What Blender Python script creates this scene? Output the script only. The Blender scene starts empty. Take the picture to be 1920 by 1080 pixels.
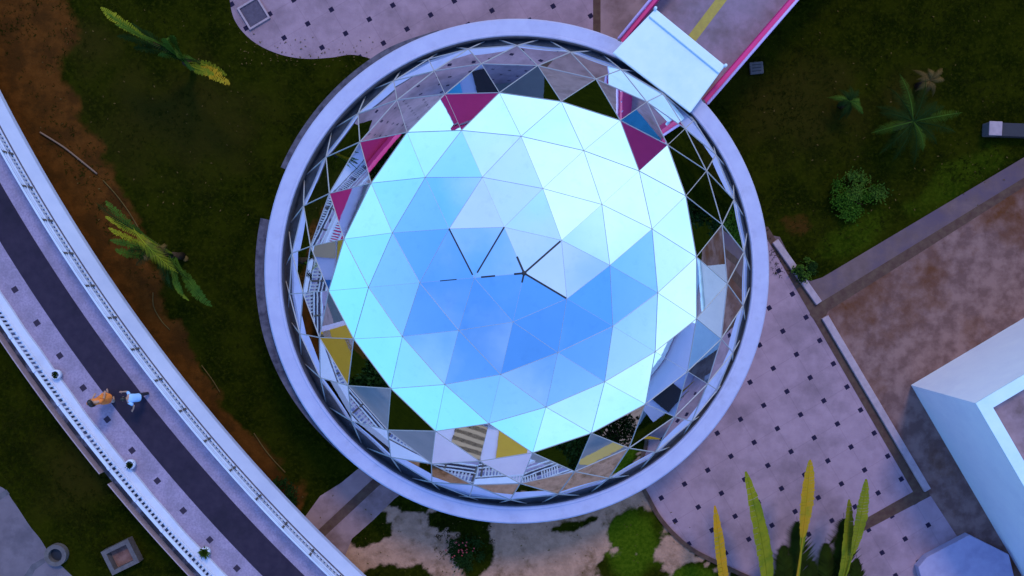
import bpy, bmesh, math, random
from mathutils import Vector, Matrix, noise
R = math.radians
random.seed(7)
C = bpy.context.scene.collection
SC = bpy.context.scene

# ---------------------------------------------------------------- camera
AX_R = Vector((0.999905, 0.0, 0.0137746))
AX_D = Vector((-0.0002865, -0.9997836, 0.0207985))
AX_F = Vector((0.0137716, -0.0208005, -0.9996888))
CAM = Vector((-0.69222, 0.08587, 33.01427))
cd = bpy.data.cameras.new('camera'); cam = bpy.data.objects.new('camera', cd); C.objects.link(cam)
cd.sensor_width = 36.0; cd.lens = 30.0; cd.clip_start = 0.1; cd.clip_end = 2000
m = Matrix.Identity(4)
for i in range(3):
    m[i][0] = AX_R[i]; m[i][1] = -AX_D[i]; m[i][2] = -AX_F[i]; m[i][3] = CAM[i]
cam.matrix_world = m
SC.camera = cam

def at(u, v, z=0.0):
    """point of the place seen at photo position (u, v), standing at height z"""
    d = AX_R * ((u - 960) / 1600) + AX_D * ((v - 540) / 1600) + AX_F
    return CAM + d * ((z - CAM.z) / d.z)

# ---------------------------------------------------------------- world, sun, exposure
SUN_EL, SUN_AZ = 50.0, 15.0
W = bpy.data.worlds.new('World'); SC.world = W; W.use_nodes = True
nt = W.node_tree; nt.nodes.clear()
def N(t, **kw):
    n = nt.nodes.new(t)
    for k, v in kw.items(): setattr(n, k, v)
    return n
def L(a, b): nt.links.new(a, b)
out = N('ShaderNodeOutputWorld'); bg = N('ShaderNodeBackground'); bg.inputs['Strength'].default_value = 0.10
sky = N('ShaderNodeTexSky'); sky.sky_type = 'NISHITA'; sky.sun_disc = False
sky.sun_elevation = R(SUN_EL); sky.sun_rotation = R(SUN_AZ); sky.altitude = 100; sky.air_density = 1.0; sky.dust_density = 0.6; sky.ozone_density = 3.0
tint = N('ShaderNodeMix', data_type='RGBA', blend_type='MULTIPLY'); tint.inputs[0].default_value = 1.0
tint.inputs[7].default_value = (0.95, 2.55, 4.5, 1)
L(sky.outputs[0], tint.inputs[6])
tc = N('ShaderNodeTexCoord')
sep = N('ShaderNodeSeparateXYZ'); L(tc.outputs['Generated'], sep.inputs[0])
def MATH(op, a, b=None, c=None, clamp=False):
    n = N('ShaderNodeMath', operation=op, use_clamp=clamp)
    for i, x in enumerate((a, b, c)):
        if x is None: continue
        if isinstance(x, (int, float)): n.inputs[i].default_value = x
        else: L(x, n.inputs[i])
    return n.outputs[0]
el = MATH('MAXIMUM', sep.outputs[2], 0.0)
# low bank of bright cloud all round the horizon
mr = N('ShaderNodeMapRange', interpolation_type='SMOOTHSTEP'); L(el, mr.inputs[0])
mr.inputs[1].default_value = 0.84; mr.inputs[2].default_value = 0.10; mr.inputs[3].default_value = 0.0; mr.inputs[4].default_value = 1.0
# cloud field on the dome of the sky
nz = N('ShaderNodeTexNoise'); nz.inputs['Scale'].default_value = 2.6; nz.inputs['Detail'].default_value = 6.0; nz.inputs['Roughness'].default_value = 0.52
L(tc.outputs['Generated'], nz.inputs['Vector'])
vd = N('ShaderNodeVectorMath', operation='DOT_PRODUCT'); L(tc.outputs['Generated'], vd.inputs[0]); vd.inputs[1].default_value = (0.22, 0.60, 0.77)
sb = N('ShaderNodeMapRange', interpolation_type='SMOOTHSTEP'); L(vd.outputs['Value'], sb.inputs[0]); sb.inputs[1].default_value = 0.62; sb.inputs[2].default_value = 0.96; sb.inputs[3].default_value = -0.06; sb.inputs[4].default_value = 0.26
side = MATH('ADD', sb.outputs[0], MATH('MULTIPLY', sep.outputs[0], -0.06))
cl = MATH('ADD', nz.outputs[0], side)
mc = N('ShaderNodeMapRange', interpolation_type='SMOOTHSTEP'); L(cl, mc.inputs[0])
mc.inputs[1].default_value = 0.44; mc.inputs[2].default_value = 0.74; mc.inputs[3].default_value = 0.06; mc.inputs[4].default_value = 0.88
ve = N('ShaderNodeVectorMath', operation='DOT_PRODUCT'); L(tc.outputs['Generated'], ve.inputs[0]); ve.inputs[1].default_value = (0.55, 0.62, 0.56)
eb = N('ShaderNodeMapRange', interpolation_type='SMOOTHSTEP'); L(MATH('ADD', ve.outputs['Value'], MATH('MULTIPLY', nz.outputs[0], 0.16)), eb.inputs[0]); eb.inputs[1].default_value = 0.88; eb.inputs[2].default_value = 1.03
low = MATH('MAXIMUM', mr.outputs[0], eb.outputs[0])
fac = MATH('MAXIMUM', low, mc.outputs[0])
mx = N('ShaderNodeMix', data_type='RGBA'); L(fac, mx.inputs[0]); L(tint.outputs[2], mx.inputs[6])
# cloud colour: violet grey high up, bright cyan white low down
cc = N('ShaderNodeMix', data_type='RGBA'); L(low, cc.inputs[0])
cc.inputs[6].default_value = (5.8, 7.8, 13.0, 1)
# the horizon bank is whiter towards the sun and on the east, cyan elsewhere
n2 = N('ShaderNodeTexNoise'); n2.inputs['Scale'].default_value = 1.3; n2.inputs['Detail'].default_value = 3.0; L(tc.outputs['Generated'], n2.inputs['Vector'])
hz = N('ShaderNodeMapRange', interpolation_type='SMOOTHSTEP'); hz.inputs[1].default_value = 0.36; hz.inputs[2].default_value = 0.72
L(MATH('ADD', MATH('MULTIPLY', eb.outputs[0], .4), MATH('ADD', n2.outputs[0], MATH('ADD', MATH('MULTIPLY', sep.outputs[0], 0.10), MATH('MULTIPLY', sep.outputs[1], 0.06)))), hz.inputs[0])
hc = N('ShaderNodeMix', data_type='RGBA'); L(hz.outputs[0], hc.inputs[0]); hc.inputs[6].default_value = (3.0, 9.6, 14.0, 1); hc.inputs[7].default_value = (8.6, 12.6, 16.0, 1)
L(hc.outputs[2], cc.inputs[7])
L(cc.outputs[2], mx.inputs[7])
L(mx.outputs[2], bg.inputs['Color']); L(bg.outputs[0], out.inputs[0])
sd = bpy.data.lights.new('sun', 'SUN'); sd.energy = 1.3; sd.angle = R(11); sd.color = (1.0, 0.80, 0.64)
sun = bpy.data.objects.new('sun', sd); C.objects.link(sun)
sv_ = Vector((math.sin(R(SUN_AZ)) * math.cos(R(SUN_EL)), math.cos(R(SUN_AZ)) * math.cos(R(SUN_EL)), math.sin(R(SUN_EL))))
sun.rotation_euler = sv_.to_track_quat('Z', 'Y').to_euler(); sun.location = sv_ * 60
SC.view_settings.view_transform = 'Standard'; SC.view_settings.look = 'None'
SC.view_settings.exposure = 0.0; SC.view_settings.gamma = 1.0

# ---------------------------------------------------------------- materials
def mat(name, c1, c2=None, scale=3.0, rough=0.7, metal=0.0, detail=6.0, contrast=(0.35, 0.65), c3=None, scale3=0.6, c3r=(0.5, 0.7), bump=0.0, bscale=40.0, spec=0.5):
    M = bpy.data.materials.new(name); M.use_nodes = True
    t = M.node_tree; b = t.nodes['Principled BSDF']
    b.inputs['Roughness'].default_value = rough; b.inputs['Metallic'].default_value = metal
    b.inputs['Specular IOR Level'].default_value = spec
    co = t.nodes.new('ShaderNodeTexCoord')
    c2 = c2 or c1
    n = t.nodes.new('ShaderNodeTexNoise'); n.inputs['Scale'].default_value = scale; n.inputs['Detail'].default_value = detail; n.inputs['Roughness'].default_value = 0.6
    t.links.new(co.outputs['Object'], n.inputs['Vector'])
    r = t.nodes.new('ShaderNodeMapRange'); r.inputs[1].default_value, r.inputs[2].default_value = contrast
    t.links.new(n.outputs[0], r.inputs[0])
    x = t.nodes.new('ShaderNodeMix'); x.data_type = 'RGBA'
    x.inputs[6].default_value = (*c1, 1); x.inputs[7].default_value = (*c2, 1)
    t.links.new(r.outputs[0], x.inputs[0]); o = x.outputs[2]
    if c3:
        n3 = t.nodes.new('ShaderNodeTexNoise'); n3.inputs['Scale'].default_value = scale3; n3.inputs['Detail'].default_value = 7.0; n3.inputs['Roughness'].default_value = 0.65
        mp = t.nodes.new('ShaderNodeMapping'); mp.inputs['Location'].default_value = (13.1, 4.7, 2.2)
        t.links.new(co.outputs['Object'], mp.inputs[0]); t.links.new(mp.outputs[0], n3.inputs['Vector'])
        r3 = t.nodes.new('ShaderNodeMapRange'); r3.inputs[1].default_value, r3.inputs[2].default_value = c3r
        t.links.new(n3.outputs[0], r3.inputs[0])
        x3 = t.nodes.new('ShaderNodeMix'); x3.data_type = 'RGBA'; x3.inputs[7].default_value = (*c3, 1)
        t.links.new(r3.outputs[0], x3.inputs[0]); t.links.new(o, x3.inputs[6]); o = x3.outputs[2]
    t.links.new(o, b.inputs['Base Color'])
    if bump:
        nb = t.nodes.new('ShaderNodeTexNoise'); nb.inputs['Scale'].default_value = bscale; nb.inputs['Detail'].default_value = 3
        t.links.new(co.outputs['Object'], nb.inputs['Vector'])
        bp = t.nodes.new('ShaderNodeBump'); bp.inputs['Strength'].default_value = bump; bp.inputs['Distance'].default_value = 0.02
        t.links.new(nb.outputs[0], bp.inputs['Height']); t.links.new(bp.outputs[0], b.inputs['Normal'])
    return M

def color_socket(M):
    b = M.node_tree.nodes['Principled BSDF']
    return b.inputs['Base Color'].links[0].from_socket, b

def dotted(M, origin, ang, pitch, half, col):
    """adds a grid of small dark diamond setts and thin tile joints to a paving material"""
    t = M.node_tree; o, b = color_socket(M)
    co = t.nodes.new('ShaderNodeTexCoord'); mp = t.nodes.new('ShaderNodeMapping')
    mp.vector_type = 'TEXTURE'
    mp.inputs['Location'].default_value = (origin[0], origin[1], 0); mp.inputs['Rotation'].default_value = (0, 0, ang)
    mp.inputs['Scale'].default_value = (pitch, pitch, 1)
    t.links.new(co.outputs['Object'], mp.inputs[0])
    s = t.nodes.new('ShaderNodeSeparateXYZ'); t.links.new(mp.outputs[0], s.inputs[0])
    def MT(op, a, bb=None, cc_=None):
        n = t.nodes.new('ShaderNodeMath'); n.operation = op
        for i, xx in enumerate((a, bb, cc_)):
            if xx is None: continue
            if isinstance(xx, (int, float)): n.inputs[i].default_value = xx
            else: t.links.new(xx, n.inputs[i])
        return n.outputs[0]
    dist = []
    for k in (0, 1):
        f = MT('FRACT', MT('ADD', s.outputs[k], 0.5)); dist.append(MT('ABSOLUTE', MT('SUBTRACT', f, 0.5)))
    mask = MT('LESS_THAN', MT('MAXIMUM', dist[0], dist[1]), half * .70 / pitch)
    jt = MT('LESS_THAN', MT('MINIMUM', dist[0], dist[1]), 0.012)
    xj = t.nodes.new('ShaderNodeMix'); xj.data_type = 'RGBA'; xj.blend_type = 'MULTIPLY'
    xj.inputs[7].default_value = (0.82, 0.80, 0.82, 1)
    t.links.new(MT('MULTIPLY', jt, 0.7), xj.inputs[0]); t.links.new(o, xj.inputs[6])
    x = t.nodes.new('ShaderNodeMix'); x.data_type = 'RGBA'; x.inputs[7].default_value = (*col, 1)
    t.links.new(mask, x.inputs[0]); t.links.new(xj.outputs[2], x.inputs[6]); t.links.new(x.outputs[2], b.inputs['Base Color'])
    return M

MT_ = {}
def mk(k, *a, **kw): MT_[k] = mat(k, *a, **kw)
mk('white_paint', (.40,.385,.575), (.45,.435,.62), scale=2.0, rough=.65, c3=(.32,.30,.44), scale3=1.6, c3r=(.55,.85), bump=.2)
mk('clean_white', (.54,.57,.72), (.60,.62,.76), scale=3, rough=.55, c3=(.44,.46,.60), scale3=.5, c3r=(.5,.8))
mk('blue_white', (.50,.56,.80), (.55,.60,.84), scale=2, rough=.55, c3=(.43,.48,.72), scale3=.5, c3r=(.5,.8))
mk('wall_white', (.80,.79,.90), (.84,.83,.92), scale=2, rough=.55, c3=(.72,.71,.84), scale3=.5, c3r=(.5,.8))
mk('groove', (.07,.06,.10), (.11,.10,.15), scale=6, rough=.8)
mk('canopy_white', (.62,.76,.84), (.68,.80,.86), scale=1.4, rough=.45, c3=(.54,.70,.80), scale3=.9, c3r=(.5,.8))
mk('grey_edge', (.12,.10,.13), (.08,.068,.09), scale=5, rough=.9, c3=(.035,.03,.045), scale3=3, c3r=(.48,.7), spec=.05)
mk('mirror', (.78,.90,.97), (.74,.87,.94), scale=1.3, rough=.015, metal=1.0, c3=(.66,.78,.86), scale3=3.0, c3r=(.55,.85), bump=.05, bscale=.9)
mk('frame_metal', (.40,.37,.39), rough=.6, metal=.3)
mk('black_rubber', (.012, .012, .02), rough=.6)
mk('gutter', (.085,.08,.10), (.13,.12,.145), scale=3, rough=.9, spec=.05)
mk('paving', (.325,.205,.248), (.38,.242,.288), scale=2.2, rough=.9, c3=(.205,.13,.155), scale3=.55, c3r=(.44,.70), bump=.25, bscale=25, spec=.12)
mk('paving_south', (.325,.205,.248), (.38,.242,.288), scale=2.2, rough=.9, c3=(.205,.13,.155), scale3=.55, c3r=(.44,.70), bump=.25, bscale=25, spec=.12)
mk('paving_plain', (.27,.165,.17), (.34,.21,.21), scale=1.6, rough=.9, c3=(.18,.105,.10), scale3=.8, c3r=(.48,.7), bump=.2, spec=.1)
mk('deck_concrete', (.27,.205,.30), (.37,.285,.40), scale=14, rough=.9, c3=(.19,.15,.21), scale3=1.6, c3r=(.42,.8), bump=.4, spec=.15)
mk('dark_strip', (.026,.018,.036), (.036,.025,.045), scale=3, rough=.85, c3=(.018,.014,.026), scale3=.5, spec=.15)
mk('yard', (.15,.078,.070), (.25,.14,.125), scale=1.7, rough=.95, c3=(.115,.040,.016), scale3=.25, c3r=(.45,.62), bump=.4, bscale=12, spec=.05, detail=9, contrast=(.4,.6))
mk('path', (.135,.082,.078), (.175,.108,.108), scale=1.8, rough=.95, c3=(.115,.075,.10), scale3=.6, c3r=(.45,.65), spec=.05)
mk('drain', (.085, .042, .035), (.12, .07, .05), scale=4, rough=.95, spec=.08)
mk('kerb_stone', (.34, .24, .27), (.42, .30, .33), scale=5, rough=.9, bump=.2)
mk('magenta', (.70,.010,.20), (.62,.008,.17), scale=4, rough=.5)
mk('pink_tube', (.84, .52, .80), rough=.4)
mk('bridge_deck', (.22, .16, .205), (.30, .20, .27), scale=1.6, rough=.8, c3=(.15, .10, .11), scale3=1.0, c3r=(.45, .7))
mk('yellow_paint', (.44, .34, .05), (.36, .27, .05), scale=6, rough=.7)
mk('roof_floor', (.24, .15, .17), (.32, .21, .24), scale=1.8, rough=.9, c3=(.15, .09, .09), scale3=.9)
mk('concrete_grey', (.10,.088,.095), (.135,.118,.125), scale=6, rough=.9, spec=.1)
mk('leaf_yellow', (.36,.22,.010), (.45,.22,.012), scale=2, rough=.7, spec=.06, c3=(.22,.20,.012), scale3=1.2)
mk('leaf_lime', (.15,.165,.008), (.22,.20,.010), scale=2, rough=.7, spec=.06, c3=(.09,.13,.008), scale3=1.2)
mk('leaf_green', (.034,.075,.008), (.058,.105,.009), scale=2, rough=.7, spec=.05, c3=(.02,.045,.006), scale3=1.5)
mk('leaf_dark', (.0075,.021,.004), (.015,.032,.006), scale=2, rough=.8, spec=.03)
mk('leaf_dry', (.09,.055,.018), (.13,.08,.025), scale=2, rough=.8, spec=.03)
mk('frond_olive', (.010,.014,.002), (.020,.030,.003), scale=2, rough=.85, spec=.02)
mk('bark', (.035,.022,.014), (.06,.038,.025), scale=6, rough=.95, spec=.03)
mk('wood_stick', (.20, .12, .08), rough=.8)
mk('tuft', (.010,.0135,.0015), (.022,.024,.003), scale=.4, rough=.95, spec=.0)
mk('skin', (.40, .22, .16), rough=.55)
mk('hair', (.012, .008, .007), rough=.5)
mk('orange_cloth', (.72, .17, .035), (.80, .25, .03), scale=6, rough=.8, c3=(.66, .10, .05), scale3=3)
mk('blue_cloth', (.30, .50, .84), (.34, .55, .86), scale=6, rough=.8)
mk('pale_cloth', (.66, .52, .50), rough=.8)
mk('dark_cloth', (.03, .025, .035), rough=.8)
mk('red_wall', (.92,.015,.17), (.88,.012,.15), scale=.5, rough=.6)
mk('yellow_wall', (.60, .33, .02), (.56, .30, .02), scale=.5, rough=.6)
mk('blue_wall', (.02, .12, .36), rough=.6)
mk('cyan_wall', (.05, .36, .62), (.10, .50, .80), scale=.8, rough=.5)
mk('lilac_wall', (.62, .54, .80), (.68, .60, .84), scale=.5, rough=.6)
mk('grey_wall', (.16, .14, .16), (.2, .17, .19), scale=.5, rough=.8)
mk('louvre_brown', (.06, .035, .03), rough=.7)
mk('louvre_tan', (.52, .33, .22), rough=.7)
mk('asphalt', (.05, .045, .05), (.07, .06, .07), scale=2, rough=.9)
mk('glass_dark', (.02, .025, .035), rough=.1)
X = MT_

# ---------------------------------------------------------------- mesh helpers
class MB:
    def __init__(s): s.v = []; s.f = []
    def add(s, vs, fs):
        o = len(s.v); s.v += [tuple(p) for p in vs]; s.f += [tuple(i + o for i in f) for f in fs]
    def prism(s, poly, z0, z1):
        n = len(poly); vs = [(p[0], p[1], z0) for p in poly] + [(p[0], p[1], z1) for p in poly]
        a = sum(poly[i][0] * poly[(i + 1) % n][1] - poly[(i + 1) % n][0] * poly[i][1] for i in range(n))
        fs = [tuple(range(n))[::-1], tuple(range(n, 2 * n))] + [(i, (i + 1) % n, (i + 1) % n + n, i + n) for i in range(n)]
        if a < 0: fs = [f[::-1] for f in fs]
        s.add(vs, fs)
    def box(s, c, size, rz=0.0):
        ca, sa = math.cos(rz), math.sin(rz); x, y, z = size[0] / 2, size[1] / 2, size[2] / 2
        s.prism([(c[0] + a * ca - b * sa, c[1] + a * sa + b * ca) for a, b in ((-x, -y), (x, -y), (x, y), (-x, y))], c[2] - z, c[2] + z)
    def sheet(s, poly, z):
        n = len(poly); a = sum(poly[i][0] * poly[(i + 1) % n][1] - poly[(i + 1) % n][0] * poly[i][1] for i in range(n))
        f = tuple(range(n)); s.add([(p[0], p[1], z) for p in poly], [f if a > 0 else f[::-1]])
    def tube(s, pts, r, n=6, cap=True):
        pts = [Vector(p) for p in pts]; rs = r if isinstance(r, (list, tuple)) else [r] * len(pts)
        vs = []; up0 = Vector((0.13, 0.27, 0.95))
        for i, p in enumerate(pts):
            d = (pts[min(i + 1, len(pts) - 1)] - pts[max(i - 1, 0)]).normalized()
            a = d.cross(up0)
            if a.length < 1e-3: a = d.cross(Vector((1, 0, 0)))
            a.normalize(); b = a.cross(d)
            for k in range(n):
                t = 2 * math.pi * k / n; vs.append(p + (a * math.cos(t) + b * math.sin(t)) * rs[i])
        fs = [(i * n + k, i * n + (k + 1) % n, (i + 1) * n + (k + 1) % n, (i + 1) * n + k) for i in range(len(pts) - 1) for k in range(n)]
        if cap: fs += [tuple(range(n))[::-1], tuple(range((len(pts) - 1) * n, len(pts) * n))]
        s.add(vs, fs)
    def bar(s, p, q, w, h, nrm):
        p, q, nrm = Vector(p), Vector(q), Vector(nrm).normalized(); d = (q - p).normalized(); t = d.cross(nrm).normalized()
        vs = [e + t * (a * w / 2) + nrm * b for e in (p, q) for a, b in ((-1, -h), (1, -h), (1, h), (-1, h))]
        s.add(vs, [(0, 1, 2, 3), (7, 6, 5, 4), (0, 4, 5, 1), (1, 5, 6, 2), (2, 6, 7, 3), (3, 7, 4, 0)])
    def ring(s, prof, a0=0.0, a1=360.0, n=144, c=(0, 0)):
        """profile of (r, z) swept about the vertical axis at c; closed loop profile"""
        full = abs(a1 - a0) >= 359.99; k = len(prof); vs = []; m_ = n if full else n + 1
        for i in range(m_):
            t = R(a0 + (a1 - a0) * i / n)
            rr = [(p[0](i / n) if callable(p[0]) else p[0], p[1]) for p in prof]
            vs += [(c[0] + r * math.cos(t), c[1] + r * math.sin(t), z) for r, z in rr]
        fs = []
        for i in range(n):
            j = (i + 1) % m_
            for q in range(k): fs.append((i * k + q, j * k + q, j * k + (q + 1) % k, i * k + (q + 1) % k))
        if not full: fs += [tuple(range(k)), tuple(range((m_ - 1) * k, m_ * k))[::-1]]
        s.add(vs, fs)
    def lathe(s, prof, c=(0, 0, 0), n=16):
        vs = [(c[0] + r * math.cos(2 * math.pi * i / n), c[1] + r * math.sin(2 * math.pi * i / n), c[2] + z) for r, z in prof for i in range(n)]
        fs = [(a * n + i, a * n + (i + 1) % n, (a + 1) * n + (i + 1) % n, (a + 1) * n + i) for a in range(len(prof) - 1) for i in range(n)]
        fs += [tuple(range(n))[::-1], tuple(range((len(prof) - 1) * n, len(prof) * n))]
        s.add(vs, fs)
    def build(s, name, material, parent=None, smooth=False, fix=True):
        me = bpy.data.meshes.new(name); me.from_pydata(s.v, [], s.f)
        if fix:
            bm = bmesh.new(); bm.from_mesh(me); bmesh.ops.recalc_face_normals(bm, faces=bm.faces); bm.to_mesh(me); bm.free()
        if smooth:
            for p in me.polygons: p.use_smooth = True
        me.materials.append(material if not isinstance(material, str) else X[material])
        o = bpy.data.objects.new(name, me); C.objects.link(o)
        if parent is not None:
            o.parent = parent
            if parent.type == 'EMPTY' and not parent.get('_local'): o.matrix_parent_inverse = Matrix.Translation(-parent.location)
        return o
def tag(o, label=None, cat=None, group=None, kind=None):
    if label: o['label'] = label
    if cat: o['category'] = cat
    if group: o['group'] = group
    if kind: o['kind'] = kind
    return o
def thing(name, label, cat, loc=(0, 0, 0), group=None, local=False):
    o = bpy.data.objects.new(name, None); C.objects.link(o); o.location = loc; o.empty_display_size = .3
    if local: o['_local'] = 1
    return tag(o, label, cat, group)
def kids(o): return [c for c in bpy.data.objects if c.parent == o]
def dup(o, parent=None):
    c = o.copy(); C.objects.link(c)
    if parent is not None: c.parent = parent
    for k in kids(o): dup(k, c)
    return c
def setting(o): o['kind'] = 'structure'; return o
def P2(pts, z=0.0): return [tuple(at(u, v, z))[:2] for u, v in pts]

# ================================================================ GROUND
def seg_d(p, a, b):
    a = Vector(a); b = Vector(b); d = b - a; t = max(0, min(1, (p - a).dot(d) / d.dot(d))); return (p - a - d * t).length
soil_line = [Vector(q) for q in P2([(-120, -260), (20, 60), (60, 210), (170, 390), (230, 520), (310, 680), (400, 800), (500, 905), (540, 940)])]
soil_w = [2.4, 1.5, 1.3, 1.3, 1.1, .9, .8, .5, .2]
def near(pt, cpx, rx, ry=None, rot=0):
    c = at(*cpx); d = Vector((pt[0] - c.x, pt[1] - c.y)); ry = ry or rx
    ca, sa = math.cos(R(rot)), math.sin(R(rot)); x = (d.x * ca + d.y * sa) / rx; y = (-d.x * sa + d.y * ca) / ry
    return math.hypot(x, y)
def sm(a, b, x):
    t = max(0, min(1, (x - a) / (b - a))); return t * t * (3 - 2 * t)
dirt_poly = P2([(560, 1400), (600, 1000), (690, 900), (960, 880), (1210, 900), (1290, 1030), (1370, 1080), (1400, 1400)])
def inside(p, poly):
    r = False; n = len(poly)
    for i in range(n):
        a, b = poly[i], poly[(i + 1) % n]
        if (a[1] > p[1]) != (b[1] > p[1]) and p[0] < (b[0] - a[0]) * (p[1] - a[1]) / (b[1] - a[1]) + a[0]: r = not r
    return r
def ground():
    x0, x1, y0, y1, st = -24.0, 24.0, -15.0, 15.0, 0.2
    nx, ny = int((x1 - x0) / st), int((y1 - y0) / st)
    vs = []; col = []
    for j in range(ny + 1):
        for i in range(nx + 1):
            x, y = x0 + (x1 - x0) * i / nx, y0 + (y1 - y0) * j / ny
            p = Vector((x, y)); q = Vector((x, y, 0))
            ns = noise.fractal(q * .7, 1, 2, 4); n2 = noise.fractal(q * 1.7 + Vector((9, 3, 1)), 1, 2, 4)
            vs.append((x, y, 0.0))
            # bare orange soil beside the walkway
            s_ = 0
            if x < -3:
                for k in range(len(soil_line) - 1):
                    d = seg_d(p, soil_line[k], soil_line[k + 1]) + ns * .55
                    s_ = max(s_, 1 - sm(soil_w[k] * .55, soil_w[k] * 1.35 + .3, d))
            rdir = max(1 - sm(.3, 1.0, near(p, (1500, 420), 1.0, .8) + ns * .4), 1 - sm(.4, 1.2, near(p, (1250, 250), .9) + ns * .4)) * .55
            s_ = max(s_, rdir)
            # pale dirt on the south side, broken by weeds
            g = 1.0 if inside(p, dirt_poly) else 0.0
            weeds = [((690, 990), 1.0, .75, 40), ((770, 940), 1.0, .45, -10), ((860, 975), 1.4, .55, -5), ((890, 1030), .75, 1.3, 0), ((740, 1085), 1.7, .6, 0), ((1075, 985), 1.0, .22, 14), ((1195, 1000), 1.3, 1.1, 10), ((1180, 1070), 1.5, .8, 0), ((1300, 1080), 1.1, .55, 0), ((655, 900), .8, .4, 40), ((1000, 1150), 1.2, .5, 0)]
            w = 0.0
            for c_, a_, b_, r_ in weeds: w = max(w, 1 - sm(.75, 1.05, near(p, c_, a_, b_, r_) + n2 * .35))
            g = g * (1 - w)
            # brighter turf
            bgr = 0.0
            for c_, a_, b_, r_ in [((1192, 1020), 1.5, 1.7, 0), ((1300, 1085), 1.3, .7, 0), ((1800, 330), 3.2, 1.0, 29), ((1600, 440), 2.2, .9, 29)]:
                bgr = max(bgr, (1 - sm(.4, 1.15, near(p, c_, a_, b_, r_) + ns * .3)) * (1.0 if c_[1] > 900 else .42))
            # thin, dry turf
            dry = 0.0
            for c_, a_, b_ in [((165, 90), 1.4, 1.4), ((330, 230), 4.2, 2.6), ((150, 290), 1.0, .8), ((1500, 200), 3.4, 2.4), ((150, 880), 2.2, 2.2), ((1700, 170), 1.2, 1.0)]:
                dry = max(dry, (1 - sm(.2, 1.2, near(p, c_, a_, b_) + ns * .4)) * .75)
            col.append((s_, g, bgr, dry))
    fs = [(j * (nx + 1) + i, j * (nx + 1) + i + 1, (j + 1) * (nx + 1) + i + 1, (j + 1) * (nx + 1) + i) for j in range(ny) for i in range(nx)]
    # one sheet: the fine grid is stitched to a coarse skirt that reaches the horizon
    n0 = len(vs); BIG = 900.0
    vs += [(-BIG, -BIG, 0), (BIG, -BIG, 0), (BIG, BIG, 0), (-BIG, BIG, 0)]; col += [(0, 0, 0, .3)] * 4
    bot = [i for i in range(nx + 1)]; rgt = [j * (nx + 1) + nx for j in range(ny + 1)]
    top = [ny * (nx + 1) + i for i in range(nx + 1)][::-1]; lft = [j * (nx + 1) for j in range(ny + 1)][::-1]
    for side_, a, b in ((bot, 0, 1), (rgt, 1, 2), (top, 2, 3), (lft, 3, 0)):
        fs.append(tuple(side_[::-1]) + (n0 + a, n0 + b))
    me = bpy.data.meshes.new('ground'); me.from_pydata(vs, [], fs)
    ca = me.color_attributes.new('cover', 'FLOAT_COLOR', 'POINT')
    for i, c_ in enumerate(col): ca.data[i].color = c_
    M = bpy.data.materials.new('turf_and_soil'); M.use_nodes = True; t = M.node_tree; b = t.nodes['Principled BSDF']
    b.inputs['Roughness'].default_value = .95; b.inputs['Specular IOR Level'].default_value = .0
    at_ = t.nodes.new('ShaderNodeAttribute'); at_.attribute_name = 'cover'
    sp = t.nodes.new('ShaderNodeSeparateColor'); t.links.new(at_.outputs['Color'], sp.inputs[0])
    co = t.nodes.new('ShaderNodeTexCoord')
    def NZ(sc, loc, det=6):
        mp = t.nodes.new('ShaderNodeMapping'); mp.inputs['Location'].default_value = (loc, loc * .7, 0)
        n = t.nodes.new('ShaderNodeTexNoise'); n.inputs['Scale'].default_value = sc; n.inputs['Detail'].default_value = det; n.inputs['Roughness'].default_value = .68
        t.links.new(co.outputs['Object'], mp.inputs[0]); t.links.new(mp.outputs[0], n.inputs['Vector']); return n.outputs[0]
    def MXC(f, a, bb):
        x = t.nodes.new('ShaderNodeMix'); x.data_type = 'RGBA'
        for idx, q in ((0, f), (6, a), (7, bb)):
            if isinstance(q, tuple): x.inputs[idx].default_value = (*q, 1)
            else: t.links.new(q, x.inputs[idx])
        return x.outputs[2]
    def MR(f, a, bb):
        n = t.nodes.new('ShaderNodeMapRange'); n.interpolation_type = 'SMOOTHSTEP'; n.inputs[1].default_value = a; n.inputs[2].default_value = bb; t.links.new(f, n.inputs[0]); return n.outputs[0]
    def crisp(f, nz_, amt):
        m1 = t.nodes.new('ShaderNodeMath'); m1.operation = 'SUBTRACT'; t.links.new(nz_, m1.inputs[0]); m1.inputs[1].default_value = .5
        m2 = t.nodes.new('ShaderNodeMath'); m2.operation = 'MULTIPLY_ADD'; t.links.new(m1.outputs[0], m2.inputs[0]); m2.inputs[1].default_value = amt; t.links.new(f, m2.inputs[2]); return m2.outputs[0]
    a, bn, cn = NZ(.9, 0), NZ(7, 3, 3), NZ(2.4, 8)
    turf = MXC(MR(a, .35, .65), (.0060, .0095, .0007), (.0190, .0215, .0012))
    turf = MXC(MR(bn, .45, .75), turf, (.027, .029, .0020))
    turf = MXC(crisp(at_.outputs['Alpha'], cn, .5), turf, (.028, .022, .0035))
    turf = MXC(MR(crisp(sp.outputs[2], cn, .4), .1, .95), turf, MXC(MR(bn, .35, .65), (.030, .058, .002), (.058, .090, .004)))
    soil = MXC(MR(cn, .35, .65), (.080, .027, .0055), (.105, .036, .0075)); soil = MXC(MR(a, .42, .62), soil, (.052, .020, .005))
    dirt = MXC(MR(cn, .35, .65), (.45, .245, .165), (.33, .18, .12)); dirt = MXC(MR(a, .5, .66), dirt, (.20, .105, .06))
    c_ = MXC(MR(crisp(sp.outputs[0], cn, .55), .28, .72), turf, soil)
    c_ = MXC(MR(crisp(sp.outputs[1], NZ(5, 5), 1.0), .22, .80), c_, dirt)
    t.links.new(c_, b.inputs['Base Color'])
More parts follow.
